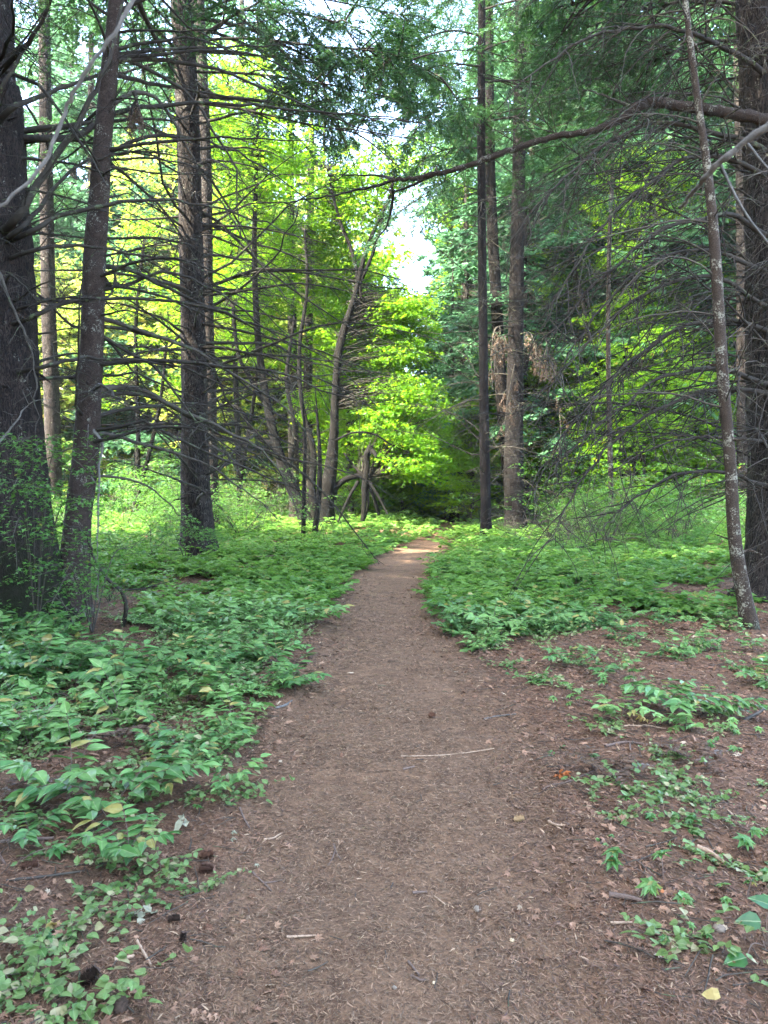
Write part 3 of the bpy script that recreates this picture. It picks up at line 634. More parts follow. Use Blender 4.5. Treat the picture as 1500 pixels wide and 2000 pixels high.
def stem(pxs, Y, rng=None, S=16, amp=.06, seed=0, ext=None, Y1=None):
    Y1 = Y1 or Y; k = len(pxs)
    pts = [P3(x, y, Y + (Y1 - Y) * i / (k - 1)) for i, (x, y, r) in enumerate(pxs)]; rad = [r / F * Y for x, y, r in pxs]
    return trunk_geo(pts, [q * STEM_K for q in rad], S, .07, amp, seed, 0)
MB = GP(625, 1042); YM = MB[1]
mt = thing('maple_tree', 'many stemmed dark maple left of the trail with one broken arching stem', 'tree', MB)
stems = [[(612,1050,30),(590,1000,17),(560,930,14),(540,870,13),(520,780,11),(508,700,9.5),(500,600,8),(497,480,7),(500,350,5),(505,230,3)],
         [(632,1050,34),(635,980,24),(645,920,18),(652,850,12),(655,770,10),(662,690,9.5),(680,620,8),(695,570,7),(712,500,6),(735,440,5),(760,390,4),(772,330,3)],
         [(655,700,7),(670,640,6),(700,560,5),(730,490,4),(748,420,3)], [(648,975,12),(656,952,9),(676,936,8),(700,930,7),(716,936,6)],
         [(622,1040,14),(610,960,10),(612,880,8),(590,790,6),(585,680,5),(600,560,4),(595,450,3)], [(540,870,8),(500,850,6),(470,800,5),(430,790,4)], [(560,930,8),(575,840,6),(560,740,5),(575,620,4)], [(705,580,5),(690,500,5),(660,420,4),(640,330,3)], [(520,790,7),(490,740,6),(465,690,5),(455,600,4)]]
tips = []
for i, s_ in enumerate(stems):
    G_, C_, r_ = stem(s_, YM, seed=70 + i); G_.build('stem', M['bark_maple'], mt, MB); tips.append(C_)
allc = np.concatenate([c[len(c) // 3:] for c in tips])
def root_of(cc):
    d = np.linalg.norm(allc[None] - cc[:, None], axis=2) + np.maximum(allc[None, :, 2] - cc[:, None, 2] + .3, 0) * 1.5
    return allc[np.argmin(d, 1)]
g = R(105); Lf = Geo(); W = Geo()
def eLL(px, py, Y, rx, ry, rz, n, **k):
    leaves_in(Lf, P3(px, py, Y), (rx, ry, rz), int(n * 1.35), g, W=W, root=root_of, **k)
eLL(782, 790, YM + .8, 1.5, 1.6, 2.3, 170, seedn=1, thr=-.2); eLL(640, 730, YM + 3, 2.0, 1.2, 1.9, 120, seedn=12); eLL(830, 860, YM + 3, 1.0, 1.6, 1.5, 60, seedn=13, thr=-.3); eLL(800, 640, YM + 1, 1.0, 1.4, 1.4, 60, seedn=14); eLL(715, 640, YM + 1.6, 1.7, 1.5, 1.9, 110, seedn=2); eLL(800, 885, YM + .3, .9, 1.4, .9, 50, seedn=3, thr=-.3)
eLL(600, 560, YM + 2.2, 2.6, 1.6, 2.4, 150, seedn=4); eLL(560, 400, YM + 2, 2.6, 2.6, 2.2, 150, seedn=5); eLL(690, 430, YM + 1.8, 1.7, 2, 2.0, 80, seedn=6); eLL(470, 600, YM + 2, 1.6, 2, 2.0, 60, seedn=7)
eLL(740, 330, YM + 1, 1.5, 1.6, 1.0, 40, seedn=8); eLL(500, 250, YM + 1, 2.4, 2, 1.6, 60, seedn=9)
Lf.build('crown', M['maple'], mt, MB, smooth=False); W.build('crown_branches', M['twig_dark'], mt, MB)
# the broken stem standing on its props
STEM_K = .62
G_, C_, r_ = stem([(708,1018,7),(711,985,7.5),(712,950,10),(717,915,8.5),(716,890,10),(722,880,13),(724,870,8)], YM - .2, seed=91, S=18, amp=.12)
o = G_.build('broken_stem', M['bark_maple'], mt, MB)
for k, s_ in enumerate([[(700,940,6),(685,965,5),(672,992,4),(660,1020,3)], [(716,938,7),(728,965,6),(740,1005,6)], [(720,940,5),(738,968,4),(757,1004,3)],
                        [(716,950,5),(719,985,4),(712,1012,4)], [(722,880,9),(731,884,8),(735,893,4)], [(716,935,4),(700,920,4),(686,905,4),(672,885,3)], [(655,860,4),(690,845,3.5),(730,848,3),(760,866,2.5),(800,885,2)]]):
    G_, C_, r_ = stem(s_, YM - .2, seed=95 + k, S=10, Y1=YM + (.5 if k % 2 else -.5)); G_.build('stem', M['bark_maple'], mt, MB)
STEM_K = .9
# grey trunks in and before the maple
for i, (px_, bk, lab) in enumerate([([(575,1030,11),(572,800,10),(570,600,9),(566,300,7)], 'bark_pale', 'straight grey trunk directly behind the fork of the mossy maple'),
                      ([(603,1030,10),(601,800,9.5),(604,600,8),(608,300,6)], 'bark_pale', 'straight grey trunk behind the maple, right of its twin'),
                      ([(592,1066,4.5),(594,950,4),(596,860,3),(592,800,2)], 'bark_maple', 'thin dark stem standing just in front of the maple'),
                      ([(613,1056,6),(623,960,5.5),(624,880,4),(620,820,2.5)], 'bark_maple', 'thin lichened stem leaning before the maple trunk')]):
    T = make_tree('slender_tree', lab, px_, bk, 17 if i < 2 else 4.5, S=14, seed=120 + i, flare=.15, Yd=30 if i < 2 else None)
    limbs(T, 12 if i < 2 else 5, 1.2, 10 if i < 2 else 4, R(130 + i), 0, 180, (.8, 2.), 15, .03, .01, sub=2, tw=.004)
# maple trees on the right
def maple(name, label, base_px, stems_, ells, mtl='maple', seed=0, ls=.12, per=38, group=None):
    B = GP(*base_px); t = thing(name, label, 'tree', B, group); g = R(seed); Lf = Geo(); W = Geo(); cs = []
    for i, s_ in enumerate(stems_):
        G_, C_, r_ = stem(s_, B[1], seed=seed + i, S=12); G_.build('stem', M['bark_maple'], t, B); cs.append(C_)
    al = np.concatenate([c[len(c) // 4:] for c in cs])
    ro = lambda cc: al[np.argmin(np.linalg.norm(al[None] - cc[:, None], axis=2) + np.maximum(al[None, :, 2] - cc[:, None, 2] + .3, 0) * 1.5, 1)]
    for (px, py, dY, rx, ry, rz, n) in ells: leaves_in(Lf, P3(px, py, B[1] + dY), (rx, ry, rz), int(n * 1.7), g, per, ls * 1.15, W=W, root=ro, seedn=seed + int(px))
    Lf.build('crown', M[mtl], t, B, smooth=False); W.build('crown_branches', M['twig_dark'], t, B); return t
maple('maple_tree', 'sunlit lime green maple behind the drooping bare twigs at right', (1225,1032), [[(1225,1032,7),(1215,850,6),(1225,650,5),(1250,450,4),(1270,330,2)], [(1225,1032,6),(1180,800,5),(1140,600,4),(1120,500,2)], [(1225,1000,6),(1290,800,5),(1340,650,3)]],
      [(1255,380,0,1.8,1.6,2.0,100), (1200,560,0,2.2,2,1.8,100), (1150,690,1,2.2,2,1.6,80), (1340,600,1,2.2,2,1.9,90), (1270,760,0,3.2,2,1.6,130), (1320,450,1,1.8,1.6,1.8,100), (1120,520,2,1.4,1.6,1.8,60), (1400,740,1,1.6,1.6,1.6,60)], seed=210)
maple('maple_tree', 'yellow green maple just right of the bright sky gap over the trail', (905,1010), [[(905,1010,4),(900,800,3.5),(890,600,3),(880,450,2)]],
      [(880,420,0,1.6,1.6,2.4,55), (905,560,0,1.4,1.4,1.8,30), (830,300,0,2.0,2,1.3,40)], seed=220, ls=.16)
maple('maple_tree', 'bright green maple rising behind the tiers of bare limbs right of the third trunk', (470,1030), [[(470,1030,7),(465,850,6),(455,600,5),(450,350,3),(445,150,2)], [(468,950,5),(500,750,4),(530,500,3)]],
      [(450,330,0,2.2,2,2.2,70), (470,190,0,2.2,2,1.8,50), (490,500,0,2.0,2,2.0,50), (440,640,0,1.8,2,1.6,40)], seed=230, ls=.14)
maple('maple_tree', 'small green maple spreading over the left undergrowth behind the leaning reddish trunk', (262,1025), [[(262,1025,6),(270,850,5),(265,650,4),(280,480,3)], [(262,1000,5),(310,800,4),(330,620,3)]],
      [(290,600,0,2.2,2,1.8,45), (270,760,0,2.4,2,1.2,40), (320,470,0,2.0,2,1.6,35)], seed=240, ls=.12)

# --- far firs and far broadleaved trees, built once and copied
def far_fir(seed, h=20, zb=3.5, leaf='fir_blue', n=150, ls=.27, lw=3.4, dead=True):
    g = R(seed); t = thing('fir_tree', 'x', 'tree', (0, 0, 0)); 
    G_, C_, r_ = trunk_geo([(0, 0, -.3), (.1, 0, h * .5), (0, .1, h)], [.22, .15, .02], 10, .5, .03, seed, .2); G_.build('trunk', M['bark_fir'], t)
    at = lambda z: np.array([0, 0, z]); W, Lf = crown(at, zb, h * .98, n, lambda q: .4 + lw * (1 - q)**.8, g, n1=4.6, n2=3, ls=ls, leaf_d=18, grav=.05, wid=.40, lf1=.36)
    Lf.build('crown', M[leaf], t, smooth=False)
    if dead:
        p = np.zeros((34, 3)); p[:, 2] = g.uniform(1, zb + 4, 34); a = g.uniform(0, 6.28, 34); P = grow(p, np.stack([np.cos(a), np.sin(a), .15 * np.ones(34)], 1), g.uniform(.8, 2.4, 34), 6, g, .1, .05); W.add(*tubes(P, .018 * np.ones((34, 1)) * np.linspace(1, .3, 6)[None], 3))
        k = kids(P, np.full(34, 1.6), 6, g, .2, 1, 50, .3, .2); P = grow(k[0], k[1], k[2], 4, g, .1, .08); W.add(*tubes(P, .007 * np.ones((len(P), 1)) * np.ones((1, 4)), 3))
    W.build('crown_branches', M['twig_dark'], t); return t
def far_broad(seed, leafm, h=11, n=300, ls=.30, cz=.55):
    g = R(seed); t = thing('broadleaf_tree', 'x', 'tree', (0, 0, 0)); Lf = Geo(); W = Geo()
    G_, C_, r_ = trunk_geo([(0, 0, -.3), (.3, 0, h * .4), (-.1, .2, h * .85)], [.16, .12, .03], 10, .5, .05, seed, .2); G_.build('trunk', M['bark_pale'], t)
    ro = lambda cc: np.stack([0 * cc[:, 0], 0 * cc[:, 1], np.clip(cc[:, 2] - 1.2, .5, h * .8)], 1)
    for k in range(5):
        a = g.uniform(0, 6.28); q = g.uniform(0, 1.6); leaves_in(Lf, (q * math.cos(a), q * math.sin(a), h * (.22 + .16 * k)), (2.4, 2.4, 2.0), n // 5, g, 26, ls, .75, .45, W=W, root=ro, seedn=seed + k, thr=-.1)
    Lf.build('crown', M[leafm], t, smooth=False); W.build('crown_branches', M['twig_dark'], t); return t
protos = [far_fir(300, 21, 3.5), far_fir(301, 17, 2.0, n=150), far_fir(302, 25, 5.0, lw=2.8), far_fir(303, 14, 1.0, n=130, lw=2.8)]
warm = [far_broad(310, 'maple_warm'), far_broad(311, 'maple_warm', 9), ]; lush = [far_broad(312, 'maple'), far_broad(313, 'maple', 8)]
used = set()
def put(proto, x, y, rz, s, label, group):
    z = gz(x, y)
    if id(proto) not in used:
        used.add(id(proto)); proto.location = (x, y, z); proto.rotation_euler = (0, 0, rz); proto.scale = (s, s, s); proto['label'] = label; proto['group'] = group; return proto
    return dup(proto, (x, y, z), rz, s, label, group)
g = R(400)
def scatter(protos_, n, px0, px1, Y0, Y1, label, group, smin=.8, smax=1.2, avoid=None):
    pts = []; tries = 0
    while len(pts) < n and tries < 4000:
        tries += 1; Yq = g.uniform(Y0, Y1); x = (g.uniform(px0, px1) - CX) / F * Yq
        if any((x - a)**2 + (Yq - b)**2 < 3.2 for a, b in pts): continue
        if avoid and avoid(x, Yq): continue
        pts.append((x, Yq)); put(protos_[g.randint(len(protos_))], x, Yq, g.uniform(0, 6.28), g.uniform(smin, smax), label, group)
gap = lambda x, y: 765 < CX + F * x / y < 862
scatter(protos, 22, 880, 1560, 30, 44, 'blue green fir in the dim forest behind the trunks on the right', 'firs in the right background', 1.0, 1.5, avoid=gap)
scatter(protos, 40, 870, 1700, 46, 95, 'distant fir of the far forest wall on the right', 'far firs on the right', 1.0, 1.8, gap)
scatter(protos, 5, 840, 900, 34, 60, 'bluish fir rising beside the narrow sky gap above the end of the trail', 'firs beside the sky gap', .75, 1.0, gap)
scatter(protos, 10, -80, 420, 36, 54, 'fir in the bright background between the trunks at left', 'firs in the left background', 1.2, 1.7)
scatter(protos, 44, -200, 760, 55, 100, 'distant fir of the pale forest wall at left', 'far firs on the left', 1.2, 2.0, gap)
scatter(warm, 22, -120, 640, 36, 58, 'pale yellow sunlit tree in the clearing behind the trunks at left', 'sunlit trees in the left background', .9, 1.7, gap)
scatter(lush, 12, 420, 770, 36, 52, 'sunlit green tree behind the mossy maple', 'green trees behind the maple', .9, 1.5, gap)
scatter(lush, 15, 1040, 1500, 27, 38, 'fresh green broadleaf among the firs on the right', 'green trees in the right background', .5, .95, gap)

# unseen firs added left of and behind the viewer to shade the trail
def scatter_xy(protos_, n, x0, x1, y0, y1, label, group, seed, keep=None, sc=(.95, 1.3)):
    g = R(seed); pts = []
    for _ in range(n * 40):
        if len(pts) >= n: break
        x, y = g.uniform(x0, x1), g.uniform(y0, y1)
        if any((x - a)**2 + (y - b)**2 < 4 for a, b in pts) or (keep and not keep(x, y)): continue
        pts.append((x, y)); put(protos_[g.randint(len(protos_))], x, y, g.uniform(0, 6.28), g.uniform(*sc), label, group)
scatter_xy(protos, 70, -30, -4, -22, 9, 'unseen fir added left of the viewer for shade', 'shade firs added left of the viewer', 401, lambda x, y: x < -2.6 - max(y, 0) * .62 - 3.2 and (x > -21 or y < 3))
scatter_xy(protos, 16, -19, -13, 8, 13, 'unseen fir added left of the viewer for shade', 'shade firs added left of the viewer', 403, lambda x, y: x < -13.5)
scatter(lush, 7, 775, 905, 33, 46, 'low tree', 'low green trees at the end of the trail', .32, .52)
scatter(lush, 7, 640, 790, 31, 42, 'low tree', 'low green trees at the end of the trail', .5, .8)
scatter(lush, 8, 880, 1010, 29, 37, 'low tree', 'low green trees at the end of the trail', .45, .75)
scatter_xy(protos, 12, -22, -8, -12, 1, 'unseen fir added left of the viewer for shade', 'shade firs added left of the viewer', 404, sc=(1.5, 1.9))  # extra tall unseen firs, added to keep sun off the bare twigs
# ------------------------------------------------------------------ undergrowth shrubs
def shrub_proto(seed, h=2.0, n=60, ls=.10, per=26, r=1.2, m='shrub', name='shrub'):
    g = R(seed); t = thing(name, 'x', 'shrub', (0, 0, 0)); W = Geo(); Lf = Geo()
    k = 8; a = g.uniform(0, 6.28, k); d = np.stack([np.cos(a) * .5, np.sin(a) * .5, np.ones(k)], 1)
    P = grow(np.zeros((k, 3)) - [0, 0, .1], d, g.uniform(.6, 1.1, k) * h, 10, g, .10, .07); W.add(*tubes(P, .013 * np.ones((k, 1)) * np.linspace(1, .3, 10)[None], 5))
    al = P[:, 2:].reshape(-1, 3)
    c = al[g.randint(len(al), size=n)] + g.normal(0, 1, (n, 3)) * [r * .4, r * .4, h * .09]; c[:, 2] = np.maximum(c[:, 2], .18)
    ro = lambda cc: al[np.argmin(np.linalg.norm(al[None] - cc[:, None], axis=2), 1)]
    for q in c: leaves_in(Lf, q, (.1, .1, .04), 1, g, per, ls, .30, .3, thr=-9)
    r0 = ro(c); tt = np.linspace(0, 1, 5)[None, :, None]; W.add(*tubes(r0[:, None] * (1 - tt) + c[:, None] * tt + g.normal(0, .01, (n, 5, 3)), .004 * np.ones((n, 5)), 3))
    W.build('stem', M['twig'], t); Lf.build('foliage', M[m], t, smooth=False); return t
sh = [shrub_proto(500, 1.9), shrub_proto(501, 1.4, 50), shrub_proto(502, 2.8, 100, r=1.5), shrub_proto(503, 1.0, 40, .07)]
used2 = set()
def put_sh(i, p, s, label, group=None, rz=None):
    pr = sh[i]; rz = g.uniform(0, 6.28) if rz is None else rz
    if i not in used2:
        used2.add(i); pr.location = tuple(float(a) for a in p); pr.rotation_euler = (0, 0, rz); pr.scale = (s, s, s); pr['label'] = label
        if group: pr['group'] = group
        return pr
    o = dup(pr, p, rz, s, label)
    if group: o['group'] = group
    elif 'group' in o: del o['group']
    return o
g = R(510)
for i, (px, py, s, lab) in enumerate([(40,1215,.50,'leafy bush against the mossy foot of the leftmost trunk'), (215,1180,.42,'leafy bush at the foot of the leaning reddish trunk'),
        (300,1105,.55,'green bush between the leaning trunk and the tall straight trunk at left'), (405,1090,.40,'low green bush around the foot of the tall straight trunk at left'),
        (1290,1085,.55,'low bush in the right undergrowth left of the lichen speckled trunk'), (1125,1085,.45,'low bush under the drooping dead twigs right of the trail')]):
    put_sh([1, 3, 3, 3, 3, 1][i], GP(px, py), s, lab)
def scat_sh(n, px0, px1, Y0, Y1, label, group, s0, s1, kinds=(0, 1, 2, 3)):
    for _ in range(n):
        Yq = g.uniform(Y0, Y1); x = (g.uniform(px0, px1) - CX) / F * Yq
        if inside(np.array([x]), np.array([Yq]))[0] > -1.0: continue
        put_sh(kinds[g.randint(len(kinds))], (x, Yq, gz(x, Yq)), g.uniform(s0, s1), label, group)
scat_sh(34, 1080, 1520, 19, 30, 'green leafy shrub in the shaded undergrowth on the right', 'shrubs in the right undergrowth', .7, 1.2)
scat_sh(34, 900, 1600, 30, 46, 'distant shrub under the firs on the right', 'far shrubs on the right', 1., 1.7)
scat_sh(24, -60, 560, 20, 30, 'green leafy shrub in the undergrowth at left', 'shrubs in the left undergrowth', .6, 1.0)
scat_sh(50, -100, 900, 30, 50, 'distant sunlit shrub below the trees at left', 'far shrubs on the left', 1.0, 1.8)
scat_sh(10, 880, 1000, 24, 34, 'bright green shrub beside the end of the trail', 'shrubs at the end of the trail', .5, .8, (1, 3))
# leafy sprays reaching over the leftmost trunk
def spray_sapling(name, label, base, tips_, seed, ls=.06, per=30, m='shrub'):
    g = R(seed); B = base; t = thing(name, label, 'shrub', B); W = Geo(); Lf = Geo()
    for q in tips_:
        q = np.array(q); mid = (B + q) / 2 + np.array([0, 0, .35 * np.linalg.norm(q - B)])
        P = spline([B, mid, q], 14); W.add(*tubes(P[None], (.009 * np.linspace(1, .3, 14))[None], 5))
        k = kids(P[None], [1.], 7, g, .45, 1, 55, .0, .35, .4); P1 = grow(k[0], k[1], k[2], 5, g, .1, .04); W.add(*tubes(P1, .003 * np.ones((len(P1), 5)), 3))
        for e in list(P1[:, 2]) + list(P1[:, -1]): leaves_in(Lf, e, (.05, .05, .02), 1, g, per // 2, ls, .17, .3, thr=-9)
    W.build('stem', M['twig'], t, B); Lf.build('foliage', M[m], t, B, smooth=False)
spray_sapling('sapling', 'leafy sapling whose flat green sprays cross the mossy leftmost trunk', GP(70, 1235), [P3(60, 850, 7), P3(130, 880, 7.2), P3(20, 960, 6.6), P3(110, 960, 7), P3(170, 1000, 7.2), P3(20, 1060, 6.6)], 520)
spray_sapling('sapling', 'low sapling with drooping green leaves in front of the leaning reddish trunk', GP(180, 1240), [P3(150, 1060, 7.4), P3(210, 1110, 7.6), P3(120, 1130, 7), P3(260, 1070, 8.4), P3(100, 1180, 6.8)], 521)
spray_sapling('sapling', 'small leafy sapling at the foot of the tall straight trunk at left', GP(365, 1115), [P3(340, 1030, 13), P3(395, 1040, 13.4), P3(430, 1060, 13.6), P3(310, 1070, 13)], 522, .08)
# bent shrub stem at left
B = GP(245, 1225); t = thing('bent_sapling', 'bare dark stem rising from the litter and arching left in front of the leftmost trunks', 'sapling', B); T = dict(t=t, base=B, Y=B[1])
g = R(530)
traced(T, [(240,1222),(246,1190),(240,1160),(215,1135),(195,1110),(178,1075),(168,1045),(150,1030),(110,1030),(60,1052),(0,1092)], 4.6, g, 'twig_dark', Y=B[1], Y1=B[1] - .8, dens=2, lf=.12, name='stem')
traced(T, [(244,1152),(280,1150),(320,1138),(352,1130)], 2.2, g, 'twig_dark', dens=3, name='branch')
# the dead thicket at left of the maple, the twig tangle right of the trail
for nm, lab, px, py, n, az, L, seed in (('dead_shrub', 'dark tangle of dead stems lying left of the maple', 500, 1030, 26, 150, (1.5, 3.2), 540), ('dead_shrub', 'grey tangle of dead drooping twigs right of the thin wavering trunk', 1120, 1075, 30, 90, (1.2, 3.0), 541),
                               ('dead_shrub', 'bleached dead branches piled low left of the tall straight trunk', 250, 1090, 14, 120, (.6, 1.4), 542)):
    B = GP(px, py); t = thing(nm, lab, 'dead branches', B); g = R(seed)
    for i in range(n):
        a = g.uniform(0, 6.28); e = g.uniform(.2, 1.2); l = g.uniform(*L)
        P = grow(B + [g.normal(0, .5), g.normal(0, .5), 0], [math.cos(a) * math.cos(e), math.sin(a) * math.cos(e), math.sin(e)], [l], 10, g, .12, .08)[0]; P[:, 2] = np.maximum(P[:, 2], B[2] + .02)
        dead_branch(P, .012, g, 6, .3, .06, 3, L=l).build('branch', M['twig' if i % 2 else 'twig_dark'], t, B)
# the two blurred twigs close to the lens, growing out of trees beside the camera
for lab, pts, seed, sub in (('pale grey lichened twig reaching in close to the viewer at upper right', [(1640,150,1.3),(1500,245,1.35),(1405,318,1.4),(1360,368,1.45),(1328,408,1.5)], 550, [[(1405,318,1.4),(1440,390,1.4),(1480,450,1.4),(1560,540,1.4)], [(1455,275,1.4),(1500,330,1.4),(1540,360,1.4)]]),
                           ('thin pale twig hanging close to the viewer at upper left', [(330,-120,1.2),(260,0,1.2),(215,75,1.2),(155,160,1.22),(130,210,1.24),(100,290,1.25),(50,360,1.25),(-20,420,1.25),(-90,470,1.25)], 551, [])):
    P = spline([P3(*p) for p in pts], 40); B = P[0]; t = thing('bare_twig', lab, 'twig', B); g = R(seed)
    G_ = Geo(); r = np.linspace(.0060, .003, 40) if seed == 550 else np.linspace(.0028, .002, 40); P = P + g.normal(0, .0012, P.shape); r = r * (1 + .45 * g.rand(40)); G_.add(*tubes(P[None], r[None], 10)); G_.build('twig', M['twig_pale'], t, B)
    for q in sub:
        G_ = Geo(); G_.add(*tubes(spline([P3(*p) for p in q], 16)[None], np.linspace(.003, .0015, 16)[None], 6)); G_.build('side_twig', M['twig_pale'], t, B)

# ------------------------------------------------------------------ herbs
def herb_geo(seed, kind='compound', lod=0, h=.35):
    g = R(seed); W = Geo(); Lf = Geo()
    tpl = {0: OV, 1: DI}[lod]
    if kind == 'compound':
        k = g.randint(4, 7); a = g.uniform(0, 6.28) + np.arange(k) * 6.28 / k + g.normal(0, .3, k)
        P = grow(np.zeros((k, 3)) + g.normal(0, .02, (k, 3)) * [1, 1, 0] - [0, 0, .03], np.stack([np.cos(a) * .45, np.sin(a) * .45, np.ones(k)], 1), g.uniform(.75, 1.25, k) * h, 9, g, .06, .16)
        W.add(*tubes(P, .0028 * np.ones((k, 1)) * np.linspace(1, .4, 9)[None], 4 if lod == 0 else 3))
        m = 6
        t = np.tile(np.linspace(.36, .95, m), (k, 1)) + g.normal(0, .02, (k, m)); x = np.clip(t, 0, 1) * 8; i = np.minimum(x.astype(int), 7); f = (x - i)[..., None]; ar = np.arange(k)[:, None]
        A = P[ar, i]; Bq = P[ar, i + 1]; tan = unit(Bq - A); base = A + (Bq - A) * f; side = unit(np.cross(tan, np.array([0.01, .02, 1.])))
        pos = []; d = []
        for sg in (1, -1):
            dd = tan * .65 + sg * side * .9; dd[..., 2] = dd[..., 2] * .3 - .08; pos.append(base); d.append(dd + g.normal(0, .12, dd.shape))
        pos.append(P[:, -1:]); tp = unit(P[:, -1] - P[:, -2])[:, None]; tp[..., 2] *= .5; d.append(tp)
        pos = np.concatenate([q.reshape(-1, 3) for q in pos]); d = np.concatenate([q.reshape(-1, 3) for q in d])
        n = np.array([0, 0, 1.]) + g.normal(0, .28, (len(pos), 3)); s = .105 * g.uniform(.65, 1.2, len(pos)) * (h / .35)**.5
        inst(tpl[0], tpl[1], tpl[2], pos, d, n, s * (1.15 if lod else 1), g, Lf)
    elif kind == 'palmate':
        k = g.randint(4, 8); a = g.uniform(0, 6.28, k); P = grow(np.zeros((k, 3)) - [0, 0, .02], np.stack([np.cos(a) * .9, np.sin(a) * .9, np.ones(k)], 1), g.uniform(.4, 1.1, k) * h, 7, g, .08, .14)
        W.add(*tubes(P, .0018 * np.ones((k, 7)), 4)); pos = P[:, -1]; d = np.stack([np.cos(a), np.sin(a), -.15 * np.ones(k)], 1)
        pp = []; dd = []
        for w in (-1.0, 0, 1.0):
            c, s_ = math.cos(w * 1.1), math.sin(w * 1.1); dd.append(np.stack([d[:, 0] * c - d[:, 1] * s_, d[:, 0] * s_ + d[:, 1] * c, d[:, 2] - .1], 1)); pp.append(pos)
        pos = np.concatenate(pp); d = np.concatenate(dd); n = np.array([0, 0, 1.]) + g.normal(0, .25, (len(pos), 3))
        inst(PA[0], PA[1], PA[2], pos, d, n, .10 * g.uniform(.6, 1.2, len(pos)), g, Lf)
    elif kind == 'round':
        k = 7; a = g.uniform(0, 6.28, k); P = grow(np.zeros((k, 3)), np.stack([np.cos(a), np.sin(a), .4 * np.ones(k)], 1), g.uniform(.5, 1.2, k) * .28, 8, g, .2, .06); P[..., 2] = np.maximum(P[..., 2], .01)
        W.add(*tubes(P, .0013 * np.ones((k, 8)), 3)); pos = P[:, 1:].reshape(-1, 3); pos = np.concatenate([pos, pos]); d = g.normal(0, 1, (len(pos), 3)) * [1, 1, .25]; n = np.array([0, 0, 1.]) + g.normal(0, .4, (len(pos), 3))
        inst(OVW[0] * [1, 1.25, 1], OVW[1], OVW[2], pos, d, n, .034 * g.uniform(.6, 1.3, len(pos)), g, Lf)
    elif kind == 'fern':
        k = 6; a = g.uniform(0, 6.28) + np.arange(k) * 6.28 / k; P = grow(np.zeros((k, 3)) - [0, 0, .02], np.stack([np.cos(a) * .7, np.sin(a) * .7, np.ones(k)], 1), g.uniform(.7, 1.2, k) * h * 1.3, 12, g, .03, .14)
        W.add(*tubes(P, .002 * np.ones((k, 12)), 3))
        kk = kids(P, np.full(k, .3), 26, g, .2, 1, 75, .55, .02, .05, .9); Q = grow(kk[0], kk[1], kk[2] * .8, 3, g, .03, .05); pos = np.concatenate([Q[:, 0], Q[:, 1], Q[:, 1], Q[:, 1]]); dd = unit(Q[:, -1] - Q[:, 0]); sd = unit(np.cross(dd, [0.01, 0, 1.]))
        d = np.concatenate([dd, dd, dd * .6 + sd, dd * .6 - sd]); n = np.array([0, 0, 1.]) + g.normal(0, .15, (len(d), 3)); inst(DI[0], DI[1], DI[2], pos, d, n, np.concatenate([kk[2]] * 2 + [kk[2] * .5] * 2) * .6, g, Lf)
    return W, Lf
def merged(G): return np.concatenate(G.v), G.f, np.concatenate(G.c)
# density map of the undergrowth, read in 100 px cells of the photo (rows y = 1050 ... 1950)
DM = np.array([
 [.9, .9, 1, .9, 1, 1, 1, 1, .9, 1, 1, 1, 1, .9, .9],
 [.4, .45, .2, .4, .75, .85, .75, .3, .9, .9, .7, .5, .2, .12, .1],
 [.5, .3, .25, .45, .6, .5, .15, 0, .2, .15, .06, .05, .07, .08, .08],
 [.45, .4, .3, .2, .2, .2, 0, 0, 0, 0, .0, .05, .07, .07, .08],
 [.2, .1, .1, .15, .25, .15, 0, 0, 0, 0, 0, .05, .05, .05, .1],
 [.3, .35, .35, .3, .3, .0, 0, 0, 0, 0, 0, .05, .12, .15, .15],
 [.3, .35, .45, .3, .1, 0, 0, 0, 0, 0, 0, 0, .08, .1, .2],
 [.3, .25, .3, .15, .03, 0, 0, 0, 0, 0, 0, 0, .04, .05, .2],
 [.5, .3, .1, .03, 0, 0, 0, 0, 0, 0, 0, 0, 0, .04, .12],
 [.6, .35, .05, 0, 0, 0, 0, 0, 0, 0, 0, 0, 0, .03, .1]])
def dens(x, y):
    px, py = to_px(x, y); u = np.clip(px / 100 - .5, 0, 13.999); v = np.clip(py / 100 - 10.5, 0, 8.999)
    i = u.astype(int); j = v.astype(int); u -= i; v -= j
    d = (DM[j, i] * (1 - u) + DM[j, i + 1] * u) * (1 - v) + (DM[j + 1, i] * (1 - u) + DM[j + 1, i + 1] * u) * v
    d = np.where(y < 1.6, .25, d)
    ins = inside(x, y); d = d * sstep(-.02, -.30, ins) * np.where(y > 9, 1., 1.)
    c = fbm(x * 1.1, y * 1.1, 41, 3); return np.clip(d * 1.05 + 1.7 * c * (1.25 - d) * np.clip(d * 4, 0, 1), 0, 1)
def scat(n, Y0, Y1, rng, pxm=160, pw=1.0, fn=dens):
    a = rng.rand(n); y = (Y0**pw + a * (Y1**pw - Y0**pw))**(1 / pw); half = (CX + pxm) / F * y
    x = rng.uniform(-1, 1, n) * half; k = rng.rand(n) < fn(x, y); return x[k], y[k]
